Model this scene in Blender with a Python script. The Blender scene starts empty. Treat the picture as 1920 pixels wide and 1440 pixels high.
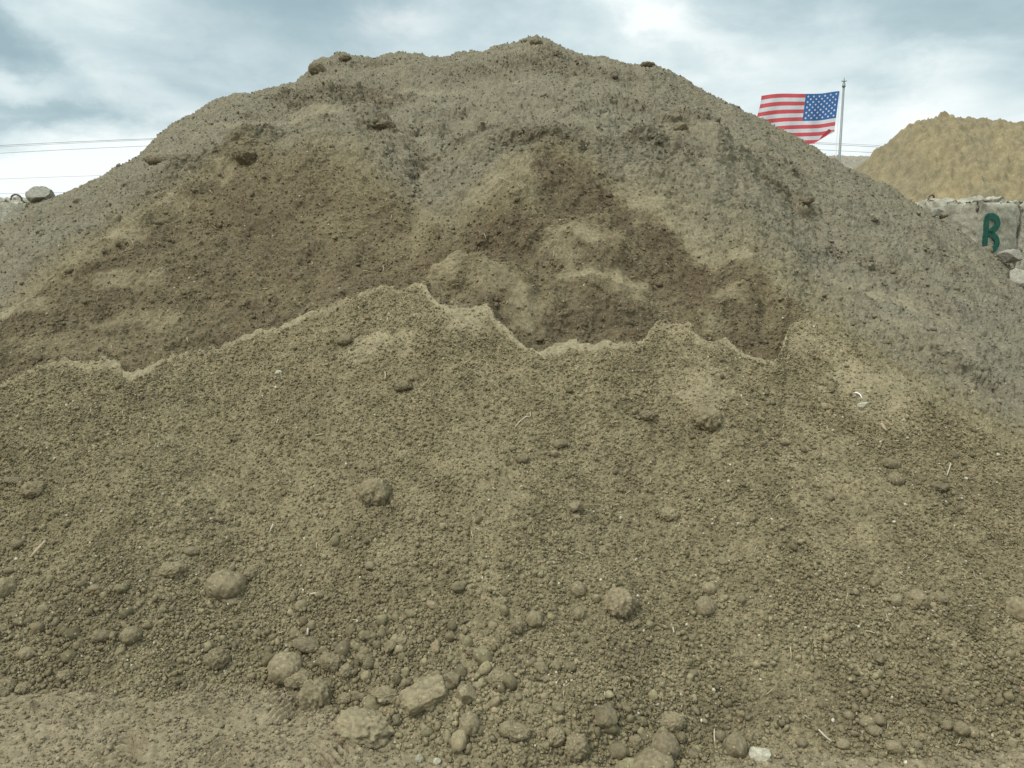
import bpy, math, random
import numpy as np
from mathutils import Vector, Matrix

random.seed(7)
RNG = np.random.default_rng(11)
scene = bpy.context.scene
COL = scene.collection

# ------------------------------------------------------------------ camera
CAM_H = 1.6
F = 1397.0                      # focal length in pixels of the 1920 px wide photograph
HORIZON = 430.0
PITCH = math.atan((720 - HORIZON) / F)
SP, CP = math.sin(PITCH), math.cos(PITCH)
cam_data = bpy.data.cameras.new('camera')
cam = bpy.data.objects.new('camera', cam_data)
COL.objects.link(cam)
cam.location = (0, 0, CAM_H)
cam.rotation_euler = (math.pi / 2 - PITCH, 0, 0)
cam_data.sensor_width = 36
cam_data.lens = 36 * F / 1920
cam_data.clip_start = 0.05
cam_data.clip_end = 6000
scene.camera = cam

# ------------------------------------------------------------------ light, sky, exposure
SUN_EL, SUN_AZ = math.radians(54), math.radians(-126)     # azimuth from +Y towards +X
sun_data = bpy.data.lights.new('sun', 'SUN')
sun_data.energy = 1.8
sun_data.angle = math.radians(12)
sun_data.color = (1.0, 0.965, 0.90)
sun = bpy.data.objects.new('sun', sun_data)
COL.objects.link(sun)
sdir = Vector((math.sin(SUN_AZ) * math.cos(SUN_EL), math.cos(SUN_AZ) * math.cos(SUN_EL), math.sin(SUN_EL)))
sun.rotation_euler = (-sdir).to_track_quat('-Z', 'Y').to_euler()
sun.location = (0, 0, 30)

scene.view_settings.view_transform = 'Standard'
scene.view_settings.look = 'None'
scene.view_settings.gamma = 1
scene.view_settings.use_curve_mapping = False
scene.view_settings.exposure = 0.45


class NT:
    """Small helper for writing node trees."""
    def __init__(self, tree):
        self.t = tree
        self.n = tree.nodes
        self.l = tree.links

    def node(self, kind, **kw):
        n = self.n.new(kind)
        for k, v in kw.items():
            setattr(n, k, v)
        return n

    def put(self, sock, v):
        if isinstance(v, bpy.types.NodeSocket):
            self.l.new(v, sock)
        else:
            sock.default_value = v

    def m(self, op, a, b=0.0, c=None, clamp=False):
        n = self.node('ShaderNodeMath', operation=op, use_clamp=clamp)
        self.put(n.inputs[0], a)
        self.put(n.inputs[1], b)
        if c is not None:
            self.put(n.inputs[2], c)
        return n.outputs[0]

    def vm(self, op, a, b=(0, 0, 0)):
        n = self.node('ShaderNodeVectorMath', operation=op)
        self.put(n.inputs[0], a)
        self.put(n.inputs[1], b)
        return n.outputs[0]

    def noise(self, vec, scale, detail=4, rough=0.5, dist=0.0):
        n = self.node('ShaderNodeTexNoise')
        if vec is not None:
            self.l.new(vec, n.inputs['Vector'])
        n.inputs['Scale'].default_value = scale
        n.inputs['Detail'].default_value = detail
        n.inputs['Roughness'].default_value = rough
        n.inputs['Distortion'].default_value = dist
        return n

    def ramp(self, fac, stops, interp='LINEAR'):
        n = self.node('ShaderNodeValToRGB')
        n.color_ramp.interpolation = interp
        e = n.color_ramp.elements
        while len(e) < len(stops):
            e.new(0.5)
        for k, (p, c) in enumerate(stops):
            e[k].position = p
            e[k].color = (*c, 1) if len(c) == 3 else c
        self.put(n.inputs[0], fac)
        return n.outputs[0]

    def mix(self, fac, a, b, mode='MIX'):
        n = self.node('ShaderNodeMix', data_type='RGBA', blend_type=mode)
        self.put(n.inputs[0], fac)
        self.put(n.inputs[6], a if isinstance(a, bpy.types.NodeSocket) or len(a) == 4 else (*a, 1))
        self.put(n.inputs[7], b if isinstance(b, bpy.types.NodeSocket) or len(b) == 4 else (*b, 1))
        return n.outputs[2]


SKY_STRENGTH = 0.1
world = bpy.data.worlds.new('World')
scene.world = world
world.use_nodes = True
W = NT(world.node_tree)
W.n.clear()
w_out = W.node('ShaderNodeOutputWorld')
w_bg = W.node('ShaderNodeBackground')
w_bg.inputs['Strength'].default_value = SKY_STRENGTH
W.l.new(w_bg.outputs[0], w_out.inputs[0])
sky = W.node('ShaderNodeTexSky', sky_type='NISHITA', sun_disc=False)
sky.sun_elevation = SUN_EL
sky.sun_rotation = SUN_AZ
sky.air_density = 1.0
sky.dust_density = 2.0
tc = W.node('ShaderNodeTexCoord')
sep = W.node('ShaderNodeSeparateXYZ')
W.l.new(tc.outputs['Generated'], sep.inputs[0])
az = W.m('ARCTAN2', sep.outputs[0], sep.outputs[1])
el = W.m('ARCSINE', sep.outputs[2])
# the cloud layer: a flat deck seen from below
den = W.m('ADD', W.m('MAXIMUM', sep.outputs[2], 0.0), 0.16)
cx_ = W.m('DIVIDE', sep.outputs[0], den)
cy_ = W.m('DIVIDE', sep.outputs[1], den)
cv = W.node('ShaderNodeCombineXYZ')
W.l.new(cx_, cv.inputs[0]); W.l.new(cy_, cv.inputs[1])
warp = W.noise(cv.outputs[0], 0.9, 3, 0.55)
wv = W.vm('SUBTRACT', warp.outputs['Color'], (0.5, 0.5, 0.5))
ws = W.node('ShaderNodeSeparateXYZ'); W.l.new(wv, ws.inputs[0])
azw = W.m('ADD', az, W.m('MULTIPLY', ws.outputs[0], 0.16))
ae = W.node('ShaderNodeCombineXYZ'); W.l.new(az, ae.inputs[0]); W.l.new(W.m('MULTIPLY', el, 1.7), ae.inputs[1])
puff = W.noise(ae.outputs[0], 9, 6, .6, .2)
pv = W.vm('SUBTRACT', puff.outputs['Color'], (0.5, 0.5, 0.5))
ps = W.node('ShaderNodeSeparateXYZ'); W.l.new(pv, ps.inputs[0])
azw = W.m('ADD', azw, W.m('MULTIPLY', ps.outputs[0], 0.12))
elw = W.m('ADD', el, W.m('ADD', W.m('MULTIPLY', ws.outputs[1], 0.06), W.m('MULTIPLY', ps.outputs[1], 0.09)))
big = W.noise(cv.outputs[0], 0.75, 5, 0.55, 0.4)
fine = W.noise(cv.outputs[0], 2.4, 5, 0.6, 0.3)


def blob(px, py, ra, rb, tilt=0.0):
    """A soft bank of cloud, as azimuth and elevation with angular radii in photograph pixels."""
    a0 = math.atan((px - 960) / F)
    e0 = math.atan((HORIZON - py) / F)
    da = W.m('SUBTRACT', azw, a0)
    de = W.m('SUBTRACT', elw, e0)
    c, s = math.cos(tilt), math.sin(tilt)
    u = W.m('ADD', W.m('MULTIPLY', da, c * F / ra), W.m('MULTIPLY', de, s * F / ra))
    v = W.m('ADD', W.m('MULTIPLY', da, -s * F / rb), W.m('MULTIPLY', de, c * F / rb))
    q = W.m('ADD', W.m('MULTIPLY', u, u), W.m('MULTIPLY', v, v))
    return W.m('POWER', 2.718, W.m('MULTIPLY', q, -1.0))


# brightness of the overcast: 0 dark grey-blue bank, 1 white glare
bright = W.m('MULTIPLY_ADD', big.outputs['Fac'], 0.55, 0.20)
bright = W.m('ADD', bright, 0.05)
bright = W.m('ADD', bright, W.m('MULTIPLY_ADD', puff.outputs['Fac'], 0.5, -0.25))
bright = W.m('ADD', bright, W.m('MULTIPLY_ADD', fine.outputs['Fac'], 0.60, -0.30))
for (px, py, ra, rb, tilt, k) in [
        (120, 335, 330, 50, 0.10, 0.75), (300, 190, 200, 38, -0.55, 0.42), (40, 205, 170, 26, 0.0, 0.28),
        (200, 45, 240, 26, -0.25, 0.20), (760, 82, 70, 26, 0, 0.45), (1200, 60, 190, 34, -0.45, 0.42),
        (1400, 120, 260, 60, -0.2, 0.14), (1720, 195, 75, 50, 0.2, 0.34), (1620, 290, 400, 60, 0, 0.40), (1240, 190, 200, 60, 0, 0.25),
        (60, 130, 260, 50, -0.25, -0.50), (190, 240, 200, 20, 0.05, -0.30), (490, 60, 170, 60, -0.2, -0.16),
        (1640, 40, 330, 80, 0.0, -0.26), (1880, 120, 150, 60, 0, -0.16), (1560, 200, 160, 25, 0.0, -0.10), (640, 40, 130, 60, 0, -0.14)]:
    bright = W.m('ADD', bright, W.m('MULTIPLY', blob(px, py, ra, rb, tilt), k))
cloud = W.ramp(bright, [(0.0, (2.6, 3.55, 3.95)), (0.32, (3.5, 4.5, 4.85)), (0.58, (4.9, 5.8, 6.0)), (0.82, (6.2, 6.85, 6.95)), (1.0, (7.2, 7.6, 7.6))])
# thin places where the blue shows through
# an overcast deck is brightest overhead and dimmest at the horizon
high = W.m('SMOOTH_MIN', W.m('MULTIPLY_ADD', W.m('MAXIMUM', W.m('SUBTRACT', sep.outputs[2], 0.38), 0.0), 3.6, 1.0), 1.9, 0.4)
cloud = W.vm('SCALE', cloud)
cloud.node.inputs['Scale'].default_value = 1
W.l.new(high, cloud.node.inputs['Scale'])
thin = W.m('ADD', blob(640, 50, 190, 120, 0.2), W.m('MULTIPLY', blob(330, 230, 170, 40, 0), 0.35))
thin = W.m('MULTIPLY', thin, 0.55, clamp=True)
blue = W.mix(1.0, sky.outputs[0], (0.42, 0.48, 0.42, 1), 'MULTIPLY')
tealed = W.mix(0.45, blue, (3.0, 4.5, 5.2, 1))
final = W.mix(thin, cloud, tealed)
W.l.new(final, w_bg.inputs['Color'])


# ------------------------------------------------------------------ pixel rays (a point of the photograph -> a direction in the place)
def ray(px, py):
    u = (np.asarray(px, float) - 960) / F
    v = (720 - np.asarray(py, float)) / F
    dy = CP + v * SP
    dz = -SP + v * CP
    return u / dy, dz / dy           # x per metre of depth, z per metre of depth


def project(x, y, z):
    zc = z - CAM_H
    depth = y * CP - zc * SP
    v = (y * SP + zc * CP) / depth
    return 960 + F * x / depth, 720 - F * v, depth


# ------------------------------------------------------------------ noise in numpy
def h2(ix, iy, seed):
    u = np.uint32
    n = ix.astype(np.int64).astype(u) * u(374761393) + iy.astype(np.int64).astype(u) * u(668265263) + u((seed * 982451653) & 0xffffffff)
    n = (n ^ (n >> u(13))) * u(1274126177)
    n = (n ^ (n >> u(16))) * u(2246822519)
    return ((n ^ (n >> u(15))) & u(0xffffff)).astype(np.float32) / np.float32(0x1000000)


_ANG = np.arange(256) * (2 * math.pi / 256)
_GC, _GS = np.cos(_ANG).astype(np.float32), np.sin(_ANG).astype(np.float32)


def vnoise(x, y, seed=0):
    """Gradient noise, about -0.5 to 0.5."""
    ix = np.floor(x); iy = np.floor(y)
    fx = (x - ix).astype(np.float32); fy = (y - iy).astype(np.float32)
    ix = ix.astype(np.int64); iy = iy.astype(np.int64)

    def corner(ox, oy):
        k = (h2(ix + ox, iy + oy, seed) * 256).astype(np.int64) & 255
        return _GC[k] * (fx - ox) + _GS[k] * (fy - oy)
    a, b, c, d = corner(0, 0), corner(1, 0), corner(0, 1), corner(1, 1)
    ux = fx * fx * fx * (fx * (fx * 6 - 15) + 10); uy = fy * fy * fy * (fy * (fy * 6 - 15) + 10)
    return ((a + (b - a) * ux) * (1 - uy) + (c + (d - c) * ux) * uy) * np.float32(0.8)


def fbm(x, y, seed=0, octv=4, gain=0.5):
    s = np.zeros_like(x, dtype=np.float32); a = 1.0
    for k in range(octv):
        c, q = math.cos(0.7 * k), math.sin(0.7 * k)
        s += a * vnoise((x * c - y * q) * 2 ** k, (x * q + y * c) * 2 ** k, seed + k * 17)
        a *= gain
    return s


def pebbles(x, y, cell, prob, rmin, rmax, seed, squash=1.0):
    """Height of half-buried round lumps scattered one to a cell."""
    x = x / cell; y = y / cell
    ix = np.floor(x).astype(np.int64); iy = np.floor(y).astype(np.int64)
    best = np.zeros_like(x, dtype=np.float32)
    tint = np.zeros_like(best)
    for ox in (-1, 0, 1):
        for oy in (-1, 0, 1):
            jx, jy = ix + ox, iy + oy
            act = h2(jx, jy, seed + 3)
            r = rmin + (rmax - rmin) * h2(jx, jy, seed + 2) ** 2
            dx = (x - jx - h2(jx, jy, seed)) ; dy = (y - jy - h2(jx, jy, seed + 1))
            asp = 0.75 + 0.5 * h2(jx, jy, seed + 4)
            d2 = (dx * asp) ** 2 + (dy / asp) ** 2
            h = np.sqrt(np.maximum(r * r - d2, 0)) * (act < prob)
            m = h > best
            tint = np.where(m, h2(jx, jy, seed + 5), tint)
            best = np.maximum(best, h)
    return (best * cell * squash).astype(np.float32), tint


def sstep(a, b, x):
    t = np.clip((x - a) / (b - a), 0, 1)
    return t * t * (3 - 2 * t)


# ------------------------------------------------------------------ the pile: crest lines, foot line and bench lines set out in the place
S = np.concatenate([np.linspace(-1.6, -1.02, 60), np.linspace(-1.01, 1.01, 1640), np.linspace(1.02, 1.6, 60)])
NC = len(S)
WARPN = 0.0


def line(pts):
    """Pixel points -> (s, slope of sight) tables over the columns."""
    a = np.array(pts, float)
    s, t = ray(a[:, 0], a[:, 1])
    o = np.argsort(s)
    return np.interp(S, s[o], t[o])


def along(pts):
    """Values given at pixel columns near mid height -> over the columns."""
    a = np.array(pts, float)
    s, _ = ray(a[:, 0], np.full(len(a), 520.0))
    return np.interp(S, s, a[:, 1])


def col_smooth(v, k):
    ker = np.exp(-np.linspace(-2, 2, 2 * k + 1) ** 2); ker /= ker.sum()
    return np.convolve(np.pad(v, k, mode='edge'), ker, 'valid')


tB = line([(-300, 1290), (0, 1285), (150, 1300), (300, 1312), (420, 1282), (480, 1278), (540, 1300), (620, 1335), (720, 1390), (860, 1430), (1100, 1450),
           (1350, 1425), (1500, 1412), (1700, 1425), (1900, 1400), (2200, 1400)])
tD = line([(-300, 850), (0, 722), (50, 700), (80, 684), (125, 674), (165, 681), (182, 674), (202, 669), (214, 674), (225, 679), (229, 692), (237, 700), (262, 694), (275, 690), (300, 680), (320, 672),
           (350, 664), (390, 657), (403, 650), (412, 652), (435, 640), (450, 632), (462, 630), (480, 618), (515, 616), (545, 603), (580, 583), (598, 580), (615, 575), (640, 562), (655, 555), (690, 545), (715, 537),
           (728, 540), (740, 545), (750, 552), (765, 546), (785, 545), (800, 556), (820, 578), (845, 594), (876, 588), (900, 582), (915, 580), (922, 588),
           (930, 604), (946, 617), (960, 630), (972, 643), (985, 655), (1005, 663), (1020, 667), (1030, 660), (1040, 655), (1055, 651), (1070, 646), (1090, 652), (1110, 655), (1122, 648), (1135, 640), (1147, 646), (1160, 651),
           (1185, 649), (1205, 644), (1217, 628), (1230, 609), (1240, 600), (1250, 595), (1258, 603), (1265, 607), (1278, 607), (1290, 605), (1297, 618), (1305, 630), (1325, 641), (1340, 648), (1350, 641), (1360, 632), (1368, 642), (1385, 655),
           (1400, 664), (1415, 670), (1435, 674), (1450, 678), (1460, 668), (1470, 650), (1476, 622), (1482, 607), (1495, 601), (1510, 595), (1525, 601), (1540, 610), (1570, 630), (1610, 668), (1680, 725), (1760, 778), (1850, 832), (1920, 872), (2200, 1020)])
tG = line([(-300, 720), (0, 596), (60, 545), (120, 494), (190, 452), (260, 412), (350, 348), (430, 300), (500, 300), (540, 340), (560, 330), (620, 325), (700, 350), (790, 392), (850, 432),
           (885, 402), (930, 366), (970, 318), (1000, 286), (1015, 278), (1040, 275), (1090, 290), (1150, 330), (1200, 378), (1240, 420), (1300, 480), (1345, 505), (1380, 484), (1410, 488), (1440, 520), (1500, 582), (1540, 606), (1570, 622),
           (1610, 652), (1680, 705), (1760, 756), (1850, 808), (1920, 846), (2200, 990)])
tH = line([(-300, 640), (0, 500), (150, 400), (300, 318), (400, 262), (450, 248), (500, 226), (545, 207), (590, 199), (640, 198), (690, 207), (720, 228), (760, 266), (800, 280), (840, 264), (880, 245), (950, 235), (1010, 230),
           (1080, 238), (1130, 262), (1180, 258), (1230, 228), (1275, 208), (1300, 212), (1340, 240), (1420, 305), (1500, 370), (1600, 455), (1750, 570), (1920, 700), (2200, 880)])
tJ = line([(-300, 560), (0, 424), (40, 408), (62, 388), (100, 377), (122, 365), (165, 346), (190, 333), (215, 316), (240, 300), (275, 272), (300, 252), (330, 236), (360, 219), (400, 198), (440, 177), (480, 170), (530, 158), (556, 153), (566, 143), (578, 133), (590, 116),
           (606, 111), (625, 107), (645, 101), (660, 109), (700, 110), (720, 101), (760, 97), (800, 99), (840, 99), (860, 92), (900, 88), (930, 79), (960, 80), (990, 76), (1005, 74), (1030, 79), (1050, 89),
           (1062, 96), (1085, 98), (1105, 106), (1140, 107), (1165, 114), (1190, 119), (1215, 114), (1240, 121), (1262, 131), (1300, 157), (1340, 182), (1380, 205), (1420, 228), (1460, 247), (1500, 266), (1530, 283), (1560, 300), (1600, 322), (1640, 344),
           (1700, 372), (1740, 390), (1780, 418), (1820, 446), (1850, 468), (1880, 492), (1920, 525), (2200, 700)])
# the lip is scalloped where the fine sand slid over its edge
pxl = 960 + S * F * 1.0
ph_ = pxl / 33 + 1.3 * vnoise(pxl / 70, pxl * 0, 3) * 2
saw = ph_ - np.floor(ph_)
cusp = np.where(saw < .72, (saw / .72) ** 1.6, ((1 - saw) / .28) ** 1.3)
scal = along([(-300, 0), (60, 1), (240, 1), (400, .8), (600, .8), (790, .6), (830, .3), (900, .4), (1010, .3), (1040, 1), (1230, 1), (1300, 1), (1460, .5), (1500, .5), (1530, .1), (1560, 0), (2200, 0)])
tD = tD + scal * (cusp - .35) * (6 + 5 * vnoise(pxl / 41, pxl * 0 + 7, 4) * 2) / F
# depths
YB = col_smooth(CAM_H / -tB, 60)
mD = along([(-200, .60), (400, .60), (845, .62), (1200, .60), (1600, .60), (2100, .58)])
YD = (CAM_H + mD * YB) / (mD - tD)
ZD = CAM_H + tD * YD
dip = along([(-200, .02), (0, .05), (225, .12), (420, .09), (700, .11), (780, .08), (815, -.02), (905, -.03), (950, .04), (1010, .15), (1120, .15), (1250, .12), (1340, .12), (1440, .15), (1500, .05), (1560, -.05), (2100, -.05)])
off = along([(-200, .25), (960, .22), (1560, .25), (2100, .25)])
ZDm = col_smooth(ZD, 16)
YE = np.maximum(col_smooth(YD, 16) + off, YD + .07)
ZE = ZDm - dip
mG = along([(-200, .8), (300, .82), (560, .86), (850, .82), (960, .95), (1020, .95), (1200, .9), (1480, .85), (1600, .75), (2100, .7)])
tG = col_smooth(tG, 6)
YG = (CAM_H - ZE + mG * YE) / (mG - tG)
YG = np.maximum(YG, YE + 0.12)
ZG = CAM_H + tG * YG
YJ = along([(-200, 8.2), (0, 8.3), (270, 8.6), (440, 8.9), (600, 9.1), (1000, 9.5), (1250, 9.2), (1400, 8.9), (1560, 8.7), (1740, 8.75), (1860, 8.7), (2100, 8.5)])
ZJ = CAM_H + tJ * YJ
# bench crest: own slope in the middle, straight flank at the sides
mH = 0.62
YHa = (CAM_H - ZG + mH * YG) / (mH - tH)
a_ = (ZJ - ZG) / (YJ - YG)
YHl = (CAM_H - ZG + a_ * YG) / np.maximum(a_ - tH, 0.02)
wm = along([(-300, 0), (200, 0), (400, 1), (1330, 1), (1480, 0), (2100, 0)])
YH = col_smooth(np.clip(YHa * wm + YHl * (1 - wm), YG + 0.25, YJ - 1.2), 6)
ZH = CAM_H + tH * YH
YI = YH + 0.30 + 0.45 * wm
ZI = ZH + (1 - wm) * a_ * (YI - YH) - wm * along([(-300, 0), (450, .06), (590, .42), (700, .34), (780, .04), (860, .16), (1000, .26), (1120, .10), (1280, .34), (1400, 0), (2100, 0)])
YK1 = YJ + 0.8; ZK1 = ZJ - 0.22
YK2 = YJ + 6.5; ZK2 = np.full(NC, -0.15)
YDs = col_smooth(YD, 70); ZDs = col_smooth(ZD, 70)
YC = YB + (YDs - YB) * 0.62; ZC = ZDs * 0.62 - 0.02
Y0 = YB - 0.30; Z0 = np.full(NC, -0.13)

KY = [Y0, YB, YC, YD, YE, YG, YH, YI, YJ, YK1, YK2]
KZ = [Z0, np.zeros(NC), ZC, ZD, ZE, ZG, ZH, ZI, ZJ, ZK1, ZK2]
SEG = [45, 480, 300, 26, 300, 190, 40, 170, 26, 40]
GY, GZ, WROW = [], [], []
for k, n in enumerate(SEG):
    f = np.linspace(0, 1, n, endpoint=False)[:, None]
    GY.append(KY[k] + (KY[k + 1] - KY[k]) * f)
    GZ.append(KZ[k] + (KZ[k + 1] - KZ[k]) * f)
    WROW.append(k + f[:, 0])
GY = np.concatenate(GY + [KY[-1][None]]); GZ = np.concatenate(GZ + [KZ[-1][None]])
WROW = np.concatenate(WROW + [[len(SEG)]])
NR = len(WROW)


def blur_rows(a, k):
    ker = np.exp(-np.linspace(-2, 2, 2 * k + 1) ** 2); ker /= ker.sum()
    p = np.pad(a, ((k, k), (0, 0)), mode='edge')
    out = np.zeros_like(a)
    for i in range(2 * k + 1):
        out += ker[i] * p[i:i + a.shape[0]]
    return out


def blur_cols(a, k):
    return blur_rows(a.T, k).T


GX = S[None, :] * GY
# soften the bends: wide above the cut, tight at the lip
soft = blur_cols(blur_rows(GZ, 9), 4)
tight = blur_rows(GZ, 3)
wsoft = (sstep(3.35, 4.3, WROW) * (1 - sstep(7.6, 7.95, WROW)))[:, None]
wlow = (1 - sstep(2.1, 2.6, WROW))[:, None]
GZ = tight * (1 - wsoft) + soft * wsoft
GZ = GZ * (1 - wlow) + blur_cols(blur_rows(GZ, 12), 14) * wlow
wr_ = along([(-300, 0), (1490, 0), (1580, 1), (2200, 1)])[None, :] * ((WROW > 2) & (WROW < 5.6))[:, None]
GZ = GZ * (1 - wr_) + blur_cols(blur_rows(blur_rows(GZ, 40), 40), 10) * wr_


def nearest_on(px, py):
    """The first point of the pile seen through a pixel: row, column."""
    P, Q, D = project(GX, GY, GZ)
    best = None
    for tol in (2.0, 4.0, 9.0, 25.0):
        m = (np.abs(P - px) < tol) & (np.abs(Q - py) < tol)
        if m.any():
            idx = np.argwhere(m)
            d = D[m]
            return tuple(idx[np.argmin(d)])
    return None


_P, _Q, _D = project(GX, GY, GZ)


def seen(px, py):
    for tol in (2.0, 4.0, 9.0, 25.0, 60.0):
        m = (np.abs(_P - px) < tol) & (np.abs(_Q - py) < tol)
        if m.any():
            idx = np.argwhere(m)
            return tuple(idx[np.argmin(_D[m])])


def q_of(y, z):
    return y + 0.6 * z


GQ = q_of(GY, GZ)


def bump(px, py, rx, rq):
    """A soft spot on the surface around what the photograph shows at a pixel; radii in metres across and along the slope."""
    r, c = seen(px, py)
    dx = (GX - GX[r, c]) / rx; dq = (GQ - GQ[r, c]) / rq
    return np.exp(-(dx * dx + dq * dq)).astype(np.float32)


# mounds, gullies and hollows
BUMPS = [  # px, py, rx, rq, height
    (640, 290, .45, .45, .10), (470, 270, .25, .3, .10), (560, 345, .10, .22, .10),
    (800, 330, .16, .55, -.13), (850, 445, .22, .30, -.05),
    (975, 400, .16, .38, .09), (955, 490, .14, .14, -.08), (1095, 375, .22, .3, -.07), (862, 530, .22, .20, .13), (925, 548, .16, .16, .10), (868, 468, .22, .10, -.08), (1120, 320, .18, .2, -.06),
    (1105, 480, .26, .18, .12), (1125, 565, .30, .2, .12), (1000, 590, .15, .15, .05), (850, 520, .16, .16, .03),
    (1215, 560, .16, .3, -.07), (1290, 520, .16, .2, -.05), (1395, 560, .10, .16, .06), (1360, 590, .10, .12, .05), (1440, 590, .1, .2, -.06),
    (1250, 410, .08, .4, .05), (160, 560, .5, .4, -.06), (330, 540, .4, .35, .05), (420, 450, .35, .4, -.05),
    (1480, 330, .3, .5, .05), (1230, 300, .25, .4, .09), (1170, 350, .15, .4, -.08), (1340, 260, .3, .3, .05),
    (900, 300, .25, .35, .07), (720, 230, .12, .12, -.05), (820, 170, .5, .3, -.05), (1050, 160, .4, .4, .06),
    (690, 150, .4, .3, .05), (1650, 545, .4, .4, -.05), (1400, 430, .3, .4, .04), (300, 300, .16, .12, .06), (462, 285, .12, .12, .08),
    (1130, 700, .3, .5, .03), (600, 830, .35, .7, .05), (480, 900, .35, .8, -.04), (980, 1000, .22, .9, .045), (1230, 1000, .25, .9, -.045), (1420, 950, .3, .8, .04),
    (760, 620, .18, .5, .04), (850, 640, .12, .4, .03), (300, 900, .3, .6, .03), (1650, 1000, .4, .8, .03), (1150, 1110, .10, .12, .05), (1110, 1340, .14, .10, .05), (1180, 1270, .2, .2, .03), (1320, 730, .12, .3, .04)]
dn = np.zeros_like(GZ)
for (px, py, rx, rq, h) in BUMPS:
    dn += h * bump(px, py, rx, rq)
GZ = GZ + dn * (WROW > 1)[:, None]
# ragged but broad unevenness
up = sstep(4.75, 5.6, WROW)[:, None]
cwid = along([(-300, .05), (420, .06), (520, .45), (960, .40), (1000, .08), (1500, .05), (2200, .05)])[None, :]
wq_ = WROW[:, None] + 0.10 * fbm(GX * 6, GQ * 5, 78, 4, .6) + 0.25 * (cwid > .2) * fbm(GX * 1.7, GQ * 1.5, 79, 3)
cut = sstep(3.05, 3.35, WROW)[:, None] * (1 - sstep(0, 1, (wq_ - 4.98 + cwid) / (2 * cwid)))
cutcol = along([(-300, 1), (1480, 1), (1560, 0), (2200, 0)])[None, :]
cut = cut * cutcol
apr = 1 - sstep(2.9, 3.6, WROW)[:, None]
crestfade = 1.0
GZ = GZ + fbm(GX * 1.1, GQ * 1.0, 5, 3) * (0.10 * up + 0.08 * cut + 0.05 * apr) * sstep(1.0, 1.6, WROW)[:, None] * (1 - 0.7 * np.exp(-((WROW - 3) / .25) ** 2))[:, None]
# streaks running down the slopes
lat = np.arctan2(GX - 0.25, 10.2 - GY)
GZ = GZ + vnoise(lat * 42 + fbm(GX * 1.5, GQ * 1.5, 91, 2) * 1.4, GQ * 0.9, 33) * (0.020 * up + 0.018 * apr * sstep(1.2, 2.0, WROW)[:, None])
fold = fbm(GX * 2.3 + .6 * fbm(GX * 2, GQ * 2, 93, 2), GQ * 1.5, 94, 3, .5)
GZ = GZ + (np.abs(fold) - .2) * .16 * up * (1 - .85 * sstep(7.3, 7.95, WROW)[:, None]) + fold * .05 * cut
rid = np.abs(vnoise(GX * 5.5, GQ * 4.0, 51)) * 2
GZ = GZ + (0.5 - rid) * 0.03 * up + (0.4 - rid) * 0.05 * cut


def normals(x, y, z):
    P = np.stack([x, y, z], -1)
    du = np.gradient(P, axis=1); dv = np.gradient(P, axis=0)
    n = np.cross(du, dv)
    n /= np.linalg.norm(n, axis=-1, keepdims=True) + 1e-12
    return np.where(n[..., 2:3] < 0, -n, n)


NB = normals(GX, GY, blur_rows(GZ, 4))
GQ = q_of(GY, GZ)

# ---- what the surface is made of: dust, damp soil, dry grey crust, with bench light and shade painted in
n1 = fbm(GX * 2.2, GQ * 2.0, 71, 4)
n2 = fbm(GX * 7.0, GQ * 6.0, 72, 4)
lipw = along([(-300, .10), (0, .02), (60, .05), (150, .12), (250, .09), (330, .04), (600, .025), (800, .03), (900, .09), (1000, .03), (1050, .11), (1150, .03), (1260, .11), (1380, .06), (1460, .03), (1540, .04), (1580, .01), (2200, .01)])[None, :]
wl = 3.0 - WROW[:, None]
lipc = along([(-300, 1), (1480, 1), (1550, 0), (2200, 0)])[None, :]
lipn = np.clip(.55 + 1.6 * vnoise(GX[:1] * 6.5 + 0 * GX[:1], GX[:1] * 0 + 3.3, 88), .4, 1)
dust = .85 * lipn * lipc * (wl > -0.10) * (1 - sstep(0.55, 1.25, (wl + 0.07 * n2 + 0.03 * n1) / (lipw + .015)))
dust = dust * (WROW < 3.75)[:, None]
dust = dust.astype(np.float32)
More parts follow.
